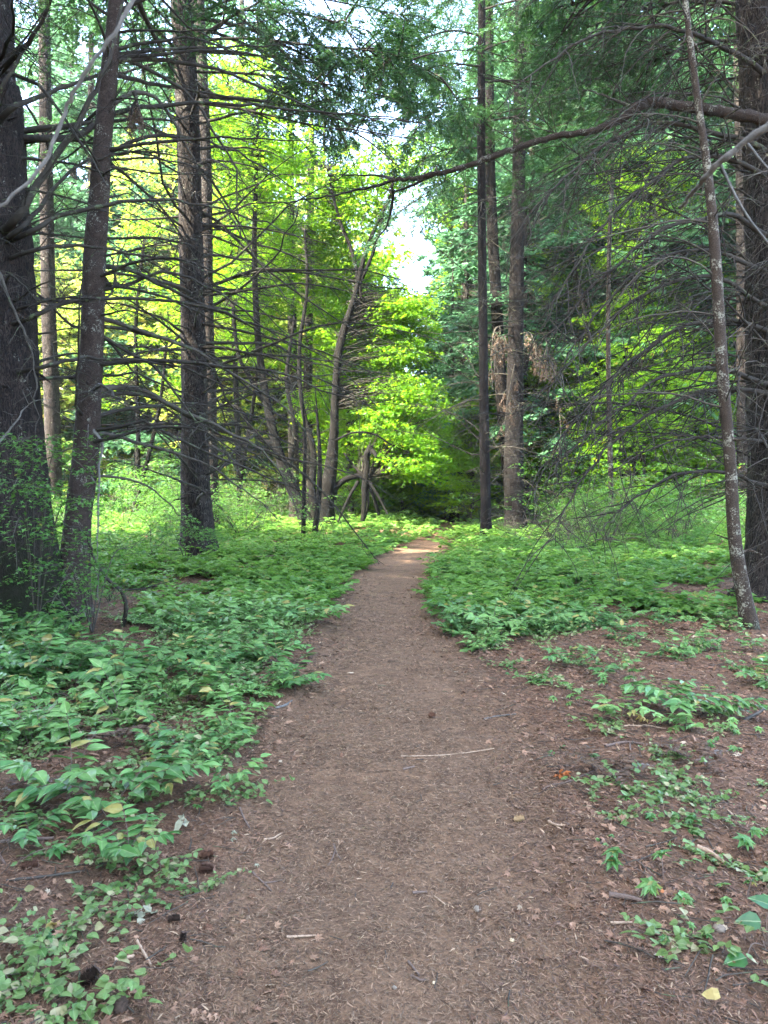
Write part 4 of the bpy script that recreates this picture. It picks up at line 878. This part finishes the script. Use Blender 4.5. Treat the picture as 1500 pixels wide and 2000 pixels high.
def bake(Gd, src, x, y, s, rng, tilt=.1, grow_r=(0, 1), z=None):
    v, fs, c = src; N = len(x)
    if N == 0: return
    a = rng.uniform(0, 6.28, N); ca, sa = np.cos(a)[:, None], np.sin(a)[:, None]; tx, ty = rng.normal(0, tilt, (2, N, 1))
    X_ = v[None, :, 0] * ca - v[None, :, 1] * sa; Y_ = v[None, :, 0] * sa + v[None, :, 1] * ca; Z_ = v[None, :, 2] + X_ * tx + Y_ * ty
    zz = surf(x, y) if z is None else z; s = s[:, None]
    V = np.stack([x[:, None] + X_ * s, y[:, None] + Y_ * s, zz[:, None] + Z_ * s], -1)
    cc = np.broadcast_to(c[None], (N,) + c.shape).copy(); cc[..., 0] = np.clip(cc[..., 0] * .5 + rng.uniform(-.2, .55, (N, 1)) + (1.1 * vn(x * .8, y * .8, 88) + .1)[:, None], 0, 1); cc[..., 1] = (cc[..., 1] + rng.rand(N, 1)) % 1
    b = Gd.n; Gd.v.append(V.reshape(-1, 3).astype(np.float32)); Gd.c.append(cc.reshape(-1, 3).astype(np.float32)); Gd.n += V.shape[0] * V.shape[1]
    o = (np.arange(N) * len(v))[:, None, None]
    for f in fs: Gd.f.append((f[None].astype(np.int64) + o + b).reshape(-1, f.shape[1]).astype(np.int32))
g = R(600)
KS = [('compound', .35), ('compound', .26), ('palmate', .24), ('compound', .42), ('palmate', .16), ('fern', .26), ('compound', .2)]; NK = len(KS)
far_src = [merged(herb_geo(610 + i, k, 1, h)[1]) for i, (k, h) in enumerate(KS)]; near_src = [merged(herb_geo(620 + i, k, 0, h)[1]) for i, (k, h) in enumerate(KS)]; near_w = [merged(herb_geo(620 + i, k, 0, h)[0]) for i, (k, h) in enumerate(KS)]
PK = [.22, .18, .16, .14, .12, .05, .13]
GFar = Geo()
for (n, a, b, s0, s1) in ((6200, 9, 18, .6, 1.2), (5600, 18, 46, .9, 1.6)):
    x, y = scat(n, a, b, g, 220, 1.6)
    kk = g.choice(NK, len(x), p=PK)
    for i in range(NK): q = kk == i; bake(GFar, far_src[i], x[q], y[q], g.uniform(s0, s1, q.sum()), g)
tag(GFar.build('ground_cover', M['herb_far'], smooth=False), 'dense carpet of leafy green herbs under the trees on both sides of the trail', 'ground cover', kind='stuff')
GN = Geo(); GNW = Geo()
x, y = scat(1900, 4.3, 9.2, g, 160, 1.8); kk = g.choice(NK, len(x), p=PK); ss = g.uniform(.4, 1.15, len(x))
for i in range(NK):
    q = kk == i; st_ = g.get_state(); bake(GN, near_src[i], x[q], y[q], ss[q], g); g.set_state(st_); bake(GNW, near_w[i], x[q], y[q], ss[q], g)
tag(GN.build('leafy_herbs', M['herb'], smooth=False), 'leafy green herbs scattered over the litter in the foreground', 'herbs', kind='stuff')
tag(GNW.build('herb_stems', M['wood_brown']), 'thin stems of the foreground herbs', 'stems', kind='stuff')
GR = Geo(); rsrc = [merged(herb_geo(640 + i, 'round')[1]) for i in range(4)]
x, y = scat(2300, 1.9, 9.5, g, 160, 1.5, lambda x, y: np.clip(dens(x, y) + .12 * (inside(x, y) < -.2), 0, 1) * np.where(x < 0, .8, .45)); kk = g.randint(0, 4, len(x))
for i in range(4): q = kk == i; bake(GR, rsrc[i], x[q], y[q], g.uniform(.5, 1.05, q.sum()), g)
tag(GR.build('creeping_plants', M['herb_pale'], smooth=False), 'pale round leaved creepers spreading over the brown litter', 'creepers', kind='stuff')
# ferns
FE = [herb_geo(650 + i, 'fern', 0, .5) for i in range(2)]
fb = None
def plant_thing(name, label, p, WL, m, rz, s, group=None, protos_={}, cat='plant'):
    key = (id(WL), m, name)
    if key not in protos_:
        t = thing(name, label, cat, p, group); WL[0].build('stem', M['wood_brown'], t); WL[1].build('foliage', M[m], t, smooth=False); protos_[key] = t
    else:
        t = dup(protos_[key], p, 0, 1, label)
        if group: t['group'] = group
        elif 'group' in t: del t['group']
    t.rotation_euler = (0, 0, rz); t.scale = (s, s, s); return t
g = R(660)
for i, (px, py) in enumerate([(945,1085),(985,1105),(1040,1100),(1090,1120),(1010,1135),(1075,1165),(1140,1120),(1105,1190)]):
    plant_thing('fern', 'feathery green fern at the edge of the undergrowth right of the trail', GP(px, py), FE[i % 2], 'herb_far', g.uniform(0, 6.28), g.uniform(.9, 1.3) if py < 1140 else .6, 'ferns right of the trail', cat='fern')
HB = [herb_geo(670 + i, 'compound', 0, .42) for i in range(4)]; PM = [herb_geo(680 + i, 'palmate', 0, .2) for i in range(3)]; RD = [herb_geo(690 + i, 'round') for i in range(3)]
named = [
 (60,1330,0,1.0,'tall leafy herb spreading at the left edge of the photo below the big mossy trunk'), (150,1350,1,1.0,'broad layered leafy plant second from the left edge, above the bare litter patch'),
 (240,1345,2,1.0,'broad plant of flat overlapping leaves in the left foreground clump'), (320,1320,3,.9,'leafy plant at the right end of the flat left foreground clump'),
 (400,1335,0,.85,'dense dark green leafy plant beside the sunlit orange litter spot'), (470,1300,1,.7,'light green plant beside the left trail edge with a yellowish stalk'),
 (390,1240,2,.8,'leafy plant behind the orange sun fleck leaves, left of the trail'), (520,1255,3,.7,'leafy plant at the left trail edge where the bank begins'),
 (570,1215,0,.7,'small leafy plant on the left trail edge in the middle distance'), (30,1450,1,.7,'leafy plant at the left edge above the fallen branch'),
 (130,1560,2,.85,'big leafy plant in the left foreground clump, its stems arching left'), (215,1600,3,.95,'tallest plant of the left foreground clump with dark green drooping leaves'),
 (290,1560,0,.6,'leafy plant on the right side of the left foreground clump'), (400,1480,1,.55,'low leafy plant between the litter and the left trail edge'),
 (440,1545,2,.45,'small green plant touching the left trail edge'), (60,1640,3,.5,'small plant at the left edge above the pine cone'), (245,1690,0,.6,'plant with one drooping leaf hanging over the pale litter'),
 (1120,1300,1,.62,'yellowing green plant with a drooping pale leaf right of the trail'), (1180,1325,2,.5,'low plant with paired leaflets between the yellowing plant and the large one'),
 (1340,1400,3,.85,'largest foreground plant on the right, bright green pointed leaves around dark stems'), (1290,1385,0,.6,'leafy plant leaning left out of the largest plant on the right'),
 (1400,1400,1,.6,'leafy plant leaning right beside the largest plant on the right'), (1470,1270,2,.5,'leafy plant at the right edge near the lichen speckled trunk'),
 (1300,1225,3,.55,'small pale plant on the litter in front of the ferns at right'), (1220,1235,1,.5,'small green plant on the red brown litter right of the fern'),
 (900,1225,2,.5,'low plant at the right trail edge where the trail narrows'), (970,1215,0,.6,'leafy plant close to the right trail edge in the middle distance')]
for px, py, k, s, lab in named: plant_thing('leafy_plant', lab, SP(px, py), HB[k], 'herb', g.uniform(0, 6.28), s * 1.12)
for px, py, k, s, lab in [(1130,1478,0,.9,'little plant with green leaves beside the brown dead spray right of the trail'), (1130,1420,1,.5,'tiny plant with dark rounded leaves right of the trail'), (990,1315,2,.5,'tiny green plant alone at the right trail edge'),
 (1255,1575,0,.95,'lobed green leaves lying low right of the orange leaf'), (1300,1725,1,1.05,'plant with bright lobed leaves in the right foreground'), (1420,1630,2,.9,'lobed green plant at the right edge above the pale stick'),
 (1445,1680,0,.9,'lobed green plant lowest of the pair at the right edge'), (1455,1760,1,.6,'small lobed plant at the right edge above the glossy leaves'), (1330,1830,2,.5,'small two leaved seedling in the lower right litter'),
 (1190,1640,0,.35,'tiny pale green seedling alone on the litter in the right foreground'), (1420,1460,1,.6,'thin seedling with small leaves behind the litter at right'), (20,1690,2,1.1,'lobed bright green leaf at the left edge beside the pine cone'),
 (15,1850,0,1.1,'large green leaf cut by the left edge of the photo'), (350,1590,1,.7,'lobed leaf plant in front of the left foreground clump')]:
    plant_thing('seedling', lab, SP(px, py), PM[k], 'herb', g.uniform(0, 6.28), s, cat='seedling')
for px, py, k, s, lab in [(60,1930,0,1.1,'pale round leaved creeper in the bottom left corner'), (120,1850,1,.9,'pale round leaved creeper above the one in the bottom left corner'), (200,1780,2,.9,'round leaved creeper with upright stem near the white fungus'),
 (330,1720,0,.9,'pale small leaved creeper beside the two reddish pine cones'), (400,1740,1,.6,'small green creeper just below the reddish pine cones'), (80,1600,2,.9,'pale creeper under the big leafy clump at left'), (1310,1510,0,.8,'bright green low creeper mat right of the orange leaf'), (1350,1560,1,.55,'small green mat below the bright creeper at right')]:
    plant_thing('creeper', lab, SP(px, py), RD[k], 'herb_pale', g.uniform(0, 6.28), s, cat='creeper')

# ------------------------------------------------------------------ needles and litter
g = R(700)
def flat_bits(n, Y0, Y1, rng, pw, fn, tpl, s, wd, dz=.002, base=(0, 1), updown=.25, pxm=90):
    x, y = scat(n, Y0, Y1, rng, pxm, pw, fn); N = len(x); z = surf(x, y) + dz + rng.uniform(0, .006, N)
    a = rng.uniform(0, 6.28, N); d = np.stack([np.cos(a), np.sin(a), rng.normal(0, updown, N)], 1); n_ = np.array([0, 0, 1.]) + rng.normal(0, .4, (N, 3))
    sc = s * rng.uniform(.5, 1.3, N) * np.clip((y / 2.5)**.4, 1, 2); w = sc * wd * rng.uniform(.7, 1.3, N) * np.clip((y / 2.5)**.3, 1, 1.8)
    G = Geo(); inst(tpl[0], tpl[1], tpl[2], np.stack([x, y, z], 1), d, n_, np.stack([sc, w, sc], 1), rng, G, base); return G
onp = lambda x, y: (1 - sstep(8, 14, y)) * sstep(-.5, .35, inside(x, y)) * np.clip(.75 + 1.3 * fbm(x * 1.7, y * 1.7, 71, 3), .12, 1)
offp = lambda x, y: (1 - sstep(9, 15, y)) * sstep(.55, -.3, inside(x, y))
G_ = flat_bits(400000, 1.7, 14, g, .45, onp, NE, .021, .62); tag(G_.build('needle_litter', M['needle'], smooth=False), 'dry tan fir needles covering the trail', 'needles', kind='stuff')
G_ = flat_bits(210000, 1.7, 15, g, .6, offp, NE, .026, .8, base=(0, .9)); tag(G_.build('needle_litter', M['needle_red'], smooth=False), 'reddish brown fir needles covering the ground beside the trail', 'needles', kind='stuff')
G_ = flat_bits(19000, 1.7, 16, g, .9, lambda x, y: offp(x, y) * np.clip(.35 + 1.6 * fbm(x * 1.3, y * 1.3, 73, 3), .03, 1), PA, .038, 1.1, .006, updown=.35)
tag(G_.build('leaf_litter', M['litter'], smooth=False), 'curled brown dead leaves lying among the plants beside the trail', 'dead leaves', kind='stuff')
# small twigs
x, y = scat(1700, 1.8, 10, g, 90, 1.1, lambda x, y: np.where(inside(x, y) > 0, .10, .85)); N = len(x); a = g.uniform(0, 6.28, N); l = g.uniform(.04, .22, N) * np.where(inside(x, y) > 0, .5, 1)
P = grow(np.stack([x, y, surf(x, y) + .006], 1), np.stack([np.cos(a), np.sin(a), g.normal(0, .05, N)], 1), l, 5, g, .12, 0); P[..., 2] = surf(P[..., 0], P[..., 1]) + .006 + g.uniform(0, .01, (N, 1))
G_ = Geo(); G_.add(*tubes(P, (g.uniform(.0012, .0035, N)[:, None] * np.linspace(1, .6, 5)[None]), 4), tubecol(N, 5, 4, g)); tag(G_.build('twig_litter', M['twig'], smooth=True), 'small broken twigs scattered over the forest floor', 'twigs', kind='stuff')

# single things on the trail and beside it
def stick(label, pxs, r, m='wood_dry', side=None, cat='stick'):
    pts = [SP(px, py, r * .8) for px, py in pxs]; P = spline(pts, 14); P[:, 2] = np.maximum(P[:, 2], surf(P[:, 0], P[:, 1]) + r * .6); g = R(int(pxs[0][0] * 7 + pxs[0][1])); rr = r * np.linspace(1, .7, 14) * (1 + g.normal(0, .08, 14)); G_ = Geo(); v, f = tubes(P[None], rr[None], 8); G_.add(v, f)
    G_.add(np.array([v[:8].mean(0)] + list(v[:8])), np.array([(0, 1 + (i + 1) % 8, 1 + i) for i in range(8)])); G_.add(np.array([v[-8:].mean(0)] + list(v[-8:])), np.array([(0, 1 + i, 1 + (i + 1) % 8) for i in range(8)]))
    B = P[0]
    for s_ in (side or []):
        Q = spline([SP(px, py, r * .8) for px, py in s_], 8); G_.add(*tubes(Q[None], (r * .7 * np.linspace(1, .6, 8))[None], 6))
    tag(G_.build('stick', M[m], None, B), label, cat)
stick('long thin pale stick lying across the middle of the trail', [(783,1478),(850,1477),(905,1472),(965,1463)], .0042, 'wood_dry')
stick('short brown piece of bark below the long stick on the trail', [(787,1504),(810,1499)], .007, 'wood_brown')
stick('dark forked twig on the left part of the trail beside the pale dead leaf', [(493,1706),(512,1724),(530,1742)], .005, 'wood_brown', [[(516,1726),(535,1724),(553,1719)]])
stick('curved pale brown stick on the right side of the trail beside the chewed cone', [(1071,1607),(1085,1614),(1104,1615)], .008, 'wood_dry')
stick('dark straight stick pointing from the orange leaf', [(1060,1544),(1110,1528),(1158,1508)], .006, 'wood_brown')
stick('dark root piece poking out of the right bank beside the lobed plant', [(1190,1752),(1225,1757),(1252,1764)], .012, 'wood_brown')
stick('pale short stick on the right litter below the dark root piece', [(1192,1805),(1235,1804)], .006)
stick('thin tan stick pointing up the trail near the left bottom', [(266,1838),(280,1862),(295,1888)], .006)
stick('short thick tan stick on the litter left of the trail', [(223,1878),(262,1871)], .008)
stick('thin straight tan stick lying on the bottom left of the trail', [(560,1832),(618,1829)], .005)
stick('forked dark twig on the lower middle of the trail, upper one of two', [(797,1880),(808,1894),(819,1908)], .005, 'wood_brown')
stick('dark twig with a pale tip on the lower middle of the trail', [(803,1908),(820,1916),(834,1917)], .005, 'wood_brown')
stick('small brown twig right of centre on the lower trail', [(806,1746),(834,1744)], .006, 'wood_brown')
stick('short curved twig right of centre on the lower trail', [(848,1752),(869,1768)], .004)
stick('curved pale stick near the left edge of the trail', [(515,1641),(535,1638),(551,1628)], .005)
stick('brown twig leaning on a pale one at the left part of the trail', [(651,1650),(657,1668),(666,1680)], .005, 'wood_brown', [[(655,1662),(648,1680),(640,1693)]])
stick('thick tan branch under the lobed plants at the right edge', [(1362,1658),(1385,1668),(1415,1690)], .012)
stick('brown broken branch in the litter behind the orange leaf', [(1182,1460),(1220,1452),(1257,1456)], .010, 'wood_brown', [[(1230,1455),(1231,1468)]])
stick('long thin stick in the litter below the wilted tan leaf', [(1195,1424),(1250,1419),(1300,1424)], .006)
stick('weathered grey branch end at the right edge beside the large plant', [(1452,1410),(1475,1398),(1510,1380)], .012, 'twig')
stick('grey branch lying at the left edge in the litter above the pine cone', [(-20,1652),(40,1645),(105,1640)], .010, 'wood_brown')
stick('long thin grey stick in the lower left litter', [(12,1722),(80,1715),(165,1703)], .006, 'twig')
stick('dark twig at the left trail edge below the small green plant', [(468,1580),(476,1600),(487,1618)], .006, 'wood_brown')
stick('pale split wood at the left trail edge', [(538,1385),(555,1380),(570,1372)], .010, 'twig_pale')
stick('row of bleached bark chips on the right part of the trail', [(945,1406),(970,1400),(1008,1396)], .006, 'twig_pale')
def cone_thing(label, px, py, l, r, m, az, el=0., sc=7):
    p = SP(px, py, r * .85); g = R(int(px + py)); n = 70; t = (np.arange(n) + .5) / n; ph = np.arange(n) * 2.39996
    ax = np.array([math.cos(az) * math.cos(el), math.sin(az) * math.cos(el), math.sin(el)]); s1 = unit(np.cross(ax, [0.1, .2, 1.])); s2 = np.cross(ax, s1)
    prof = np.sin(np.pi * (.10 + .84 * t)) * (1.25 - .6 * t) * r
    rad = s1 * np.cos(ph)[:, None] + s2 * np.sin(ph)[:, None]; pos = ax * ((t - .5) * l)[:, None] + rad * prof[:, None] * .35
    G_ = Geo(); d = rad * .9 + ax * .55; inst(OVW[0] * [1, 1.25, 1.4], OVW[1], OVW[2], pos, d, ax[None] - rad * .4 + g.normal(0, .12, (n, 3)), r * .95 * np.ones(n), g, G_)
    C_ = ax * (np.linspace(-.5, .5, 8) * l)[:, None]; G_.add(*tubes(C_[None], (np.sin(np.linspace(.12, .98, 8) * np.pi) * r * .38)[None], 8))
    G_.v = [v + p.astype(np.float32) for v in G_.v]
    tag(G_.build('pine_cone', M[m], None, p), label, 'pine cone')
for a in [('reddish brown pine cone left of the trail, upper of the touching pair', 402, 1676, .055, .020, 'cone', .2), ('reddish brown pine cone left of the trail, lower of the touching pair', 402, 1704, .060, .021, 'cone', -.1),
          ('reddish pine cone at the left edge in the litter below the grey branch', 56, 1697, .062, .022, 'cone', .3), ('small black pine cone standing on end left of the trail bottom', 356, 1842, .040, .014, 'cone_dark', 1.2, 1.2),
          ('small black pine cone lying left of the upright black one', 338, 1800, .040, .014, 'cone_dark', .2), ('dark brown open pine cone in the lower left litter', 172, 1922, .055, .024, 'cone_dark', .6, .6),
          ('dark brown pine cone near the bottom left of the trail', 235, 1975, .050, .022, 'cone_dark', 2., .4), ('pale chewed pine cone on the right part of the trail', 1012, 1604, .048, .016, 'cone_pale', .3),
          ('round dark cone lying alone on the middle of the trail', 842, 1402, .040, .022, 'cone', .1), ('dark cone at the left trail edge beside the plant', 590, 1302, .06, .024, 'cone_dark', .5), ('dark cone at the left trail edge above its neighbour', 606, 1287, .06, .024, 'cone_dark', 1.5),
          ('dark cone at the left trail edge below its neighbours', 578, 1318, .06, .024, 'cone_dark', 2.5)]: cone_thing(*a)
def leaf_thing(name, label, px, py, s, m, tpl, n=1, h=.02, cat='dead leaf', wide=1.):
    p = SP(px, py, h); g = R(int(px * 3 + py)); G_ = Geo(); a = g.uniform(0, 6.28, n)
    t = np.array(tpl[0]); t[:, 2] += -.35 * (t[:, 1])**2 * 2 + .12 * np.sin(t[:, 0] * 7) 
    inst(t, tpl[1], tpl[2], p + g.normal(0, .012, (n, 3)) * (n > 1), np.stack([np.cos(a), np.sin(a), g.uniform(-.3, .3, n)], 1), np.array([0, -.3, 1.]) + g.normal(0, .4, (n, 3)), np.stack([np.full(n, s), np.full(n, s * wide), np.full(n, s * 1.3)], 1), g, G_)
    tag(G_.build(name, M[m], None, p, smooth=False), label, cat)
leaf_thing('fallen_leaf', 'crumpled bright orange maple leaf on the right side of the trail', 1098, 1520, .075, 'orange_leaf', PA, 3, .025)
leaf_thing('fallen_leaf', 'wilted yellow tan leaf below the large plant on the right', 1262, 1410, .09, 'tan_leaf', PA, 3, .03)
leaf_thing('fallen_leaf', 'curled tan leaf in the lower left litter above the round creepers', 92, 1818, .07, 'tan_leaf', OV, 2, .025)
leaf_thing('fallen_leaf', 'pale grey green dead leaf on the left part of the trail', 503, 1693, .035, 'pale_leaf', PA, 1, .012)
leaf_thing('fallen_leaf', 'bleached crumpled leaf left of the trail above the pine cones', 455, 1640, .045, 'pale_leaf', PA, 2, .018)
leaf_thing('fallen_leaf', 'pale curled leaf under the left foreground clump', 362, 1625, .07, 'pale_leaf', OV, 3, .03)
leaf_thing('fungus', 'small ruffled white fungus in the left litter', 280, 1795, .030, 'pale_leaf', OVW, 9, .02, 'fungus', 1.4)
leaf_thing('fallen_leaf', 'white and yellow streaked leaf in the bottom right corner', 1405, 1970, .06, 'tan_leaf', OV, 1, .045)
leaf_thing('fallen_leaf', 'small orange leaf in the litter behind the tiny dark leaved plant', 1187, 1384, .05, 'orange_leaf', OV, 1, .015)
leaf_thing('fallen_leaf', 'small rusty leaf on the litter right of the lobed plant', 1294, 1752, .03, 'orange_leaf', OVW, 1, .015)
leaf_thing('sun_fleck_leaves', 'patch of bright orange leaves standing in for a sun fleck left of the trail', 362, 1295, .085, 'orange_leaf', PA, 9, .03, 'dead leaves')  # sun fleck on the litter, put into the colour of added orange leaves
for px, py, s_, lab in [(235, 1445, .75, 'brown withered fern in the left foreground litter'), (70, 1560, .5, 'small brown withered fern at the left edge'), (1190, 1510, .6, 'rusty dead spray lying right of the orange leaf'), (1350, 1480, .5, 'brown withered fern below the large plant on the right'), (520, 1100, .9, 'brown withered fern in the green carpet left of the trail')]:
    plant_thing('dead_fern', lab, SP(px, py, -.03), FE[0], 'fir_dead', g.uniform(0, 6.28), s_, cat='dead fern')
# glossy plant in the lower right corner
g = R(800); B = SP(1500, 1850); t = thing('glossy_plant', 'dark glossy leathery leaves entering at the lower right edge', 'plant', B); G_ = Geo(); W = Geo()
q = np.array([P3(1470, 1800, 2.55), P3(1495, 1770, 2.6), P3(1440, 1870, 2.45), P3(1480, 1860, 2.5), P3(1530, 1800, 2.6)]); inst(OVW[0], OVW[1], OVW[2], q + [.03, 0, 0], np.array([[-1, .1, .0], [-.8, .3, .2], [-1, -.2, -.1], [.4, -.3, 0], [1, 0, 0]]) * 1., np.array([[0, -.5, 1.]] * 5) + g.normal(0, .25, (5, 3)), np.full(5, .085), g, G_)
for e in q: W.add(*tubes(spline([B, (B + e) / 2 + [0, 0, .03], e + [.03, 0, 0]], 8)[None], np.full((1, 8), .002), 5))
G_.build('foliage', M['glossy_leaf'], t, B, smooth=False); W.build('stem', M['wood_brown'], t, B)
# stones
def stone(label, px, py, r, m):
    p = SP(px, py, r * .3); n, k = 10, 14; th = np.linspace(.05, np.pi - .05, n); ph = np.arange(k) * 2 * np.pi / k
    v = np.stack([np.sin(th)[:, None] * np.cos(ph), np.sin(th)[:, None] * np.sin(ph), np.cos(th)[:, None] * np.ones(k) * .6], -1)
    v = v * (1 + .35 * vn(v[..., 0] * 2 + 9 + px, v[..., 1] * 2 + v[..., 2] * 2, 3))[..., None] * r + p
    idx = np.arange(n * k).reshape(n, k); G_ = Geo(); G_.add(v.reshape(-1, 3), np.stack([idx[:-1], idx[1:], np.roll(idx[1:], -1, 1), np.roll(idx[:-1], -1, 1)], -1).reshape(-1, 4)); tag(G_.build('stone', M[m], None, p), label, 'stone')
stone('small tan stone low on the right part of the trail', 1000, 1838, .010, 'stone_tan'); stone('grey flat stone half buried in the right part of the trail', 932, 1778, .016, 'stone')
stone('tiny white stone on the bottom of the trail right of centre', 847, 1921, .008, 'stone_tan'); stone('tiny white stone on the bottom of the trail near the middle', 770, 1930, .008, 'stone')
stone('brown stone in the lower right litter', 1405, 1818, .022, 'stone')
LM = [(-999, 60, 'behind the mossy leftmost trunk'), (60, 150, 'left of the leaning reddish trunk'), (150, 230, 'behind the leaning reddish trunk'), (230, 340, 'between the leaning and the straight trunk at left'), (340, 430, 'behind the tall straight trunk at left'),
      (430, 560, 'left of the many stemmed maple'), (560, 700, 'behind the many stemmed maple'), (700, 865, 'left of the end of the trail'), (865, 930, 'right of the end of the trail'), (930, 1030, 'behind the slim trailside trunks'), (1030, 1120, 'right of the thin wavering trunk'),
      (1120, 1250, 'around the lone thin bare trunk'), (1250, 1390, 'left of the lichen speckled trunk'), (1390, 2999, 'behind the trunks at the right edge')]
RK = ['nearest', 'second nearest', 'third nearest', 'fourth nearest', 'fifth nearest', 'sixth nearest', 'seventh nearest', 'eighth nearest', 'ninth nearest', 'tenth nearest', 'eleventh nearest', 'twelfth nearest']
NOUN = {'firs in the right background': 'blue green fir', 'far firs on the right': 'distant fir', 'firs beside the sky gap': 'fir beside the sky gap', 'firs in the left background': 'fir', 'far firs on the left': 'pale distant fir', 'sunlit trees in the left background': 'pale yellow green tree',
        'green trees behind the maple': 'sunlit green background tree', 'green trees in the right background': 'fresh green leafy tree', 'low green trees at the end of the trail': 'low bright green tree', 'shrubs in the right undergrowth': 'leafy shrub', 'far shrubs on the right': 'distant shrub', 'shrubs in the left undergrowth': 'leafy shrub',
        'far shrubs on the left': 'distant sunlit shrub', 'shrubs at the end of the trail': 'bright green trailside shrub', 'ferns right of the trail': 'feathery fern'}
bk = {}
for o in bpy.data.objects:
    if o.parent is None and o.get('group') in NOUN:
        px = CX + F * o.location.x / o.location.y
        for a, b, ph in LM:
            if a <= px < b: bk.setdefault((o['group'], ph), []).append(o)
for (gp, ph), L_ in bk.items():
    L_.sort(key=lambda o: o.location.y)
    for i, o in enumerate(L_): o['label'] = '%s %s %s' % (RK[min(i, 11)] if len(L_) > 1 else 'single', NOUN[gp], ph)
print('done objects', len(bpy.data.objects), 'verts', sum(len(m.vertices) for m in bpy.data.meshes), 'faces', sum(len(m.polygons) for m in bpy.data.meshes))

# ------------------------------------------------------------------ the air of the forest
def haze():
    lo, hi = (-135., -35., -1.6), (135., 205., 45.); G_ = Geo()
    v = [(x, y, z) for x in (lo[0], hi[0]) for y in (lo[1], hi[1]) for z in (lo[2], hi[2])]
    G_.add(np.array(v), np.array([(0, 1, 3, 2), (4, 6, 7, 5), (0, 4, 5, 1), (2, 3, 7, 6), (0, 2, 6, 4), (1, 5, 7, 3)]))
    m = bpy.data.materials.new('haze'); m.use_nodes = True; nt = m.node_tree; nt.nodes.clear()
    o = nt.nodes.new('ShaderNodeOutputMaterial'); p = nt.nodes.new('ShaderNodeVolumePrincipled'); p.inputs['Color'].default_value = (.85, .95, .9, 1); p.inputs['Density'].default_value = HAZE; p.inputs['Anisotropy'].default_value = .2
    nt.links.new(p.outputs[0], o.inputs['Volume']); tag(G_.build('haze', m, smooth=False), 'thin bright air between the far trees', 'haze', kind='stuff')
HAZE = .0003
haze()
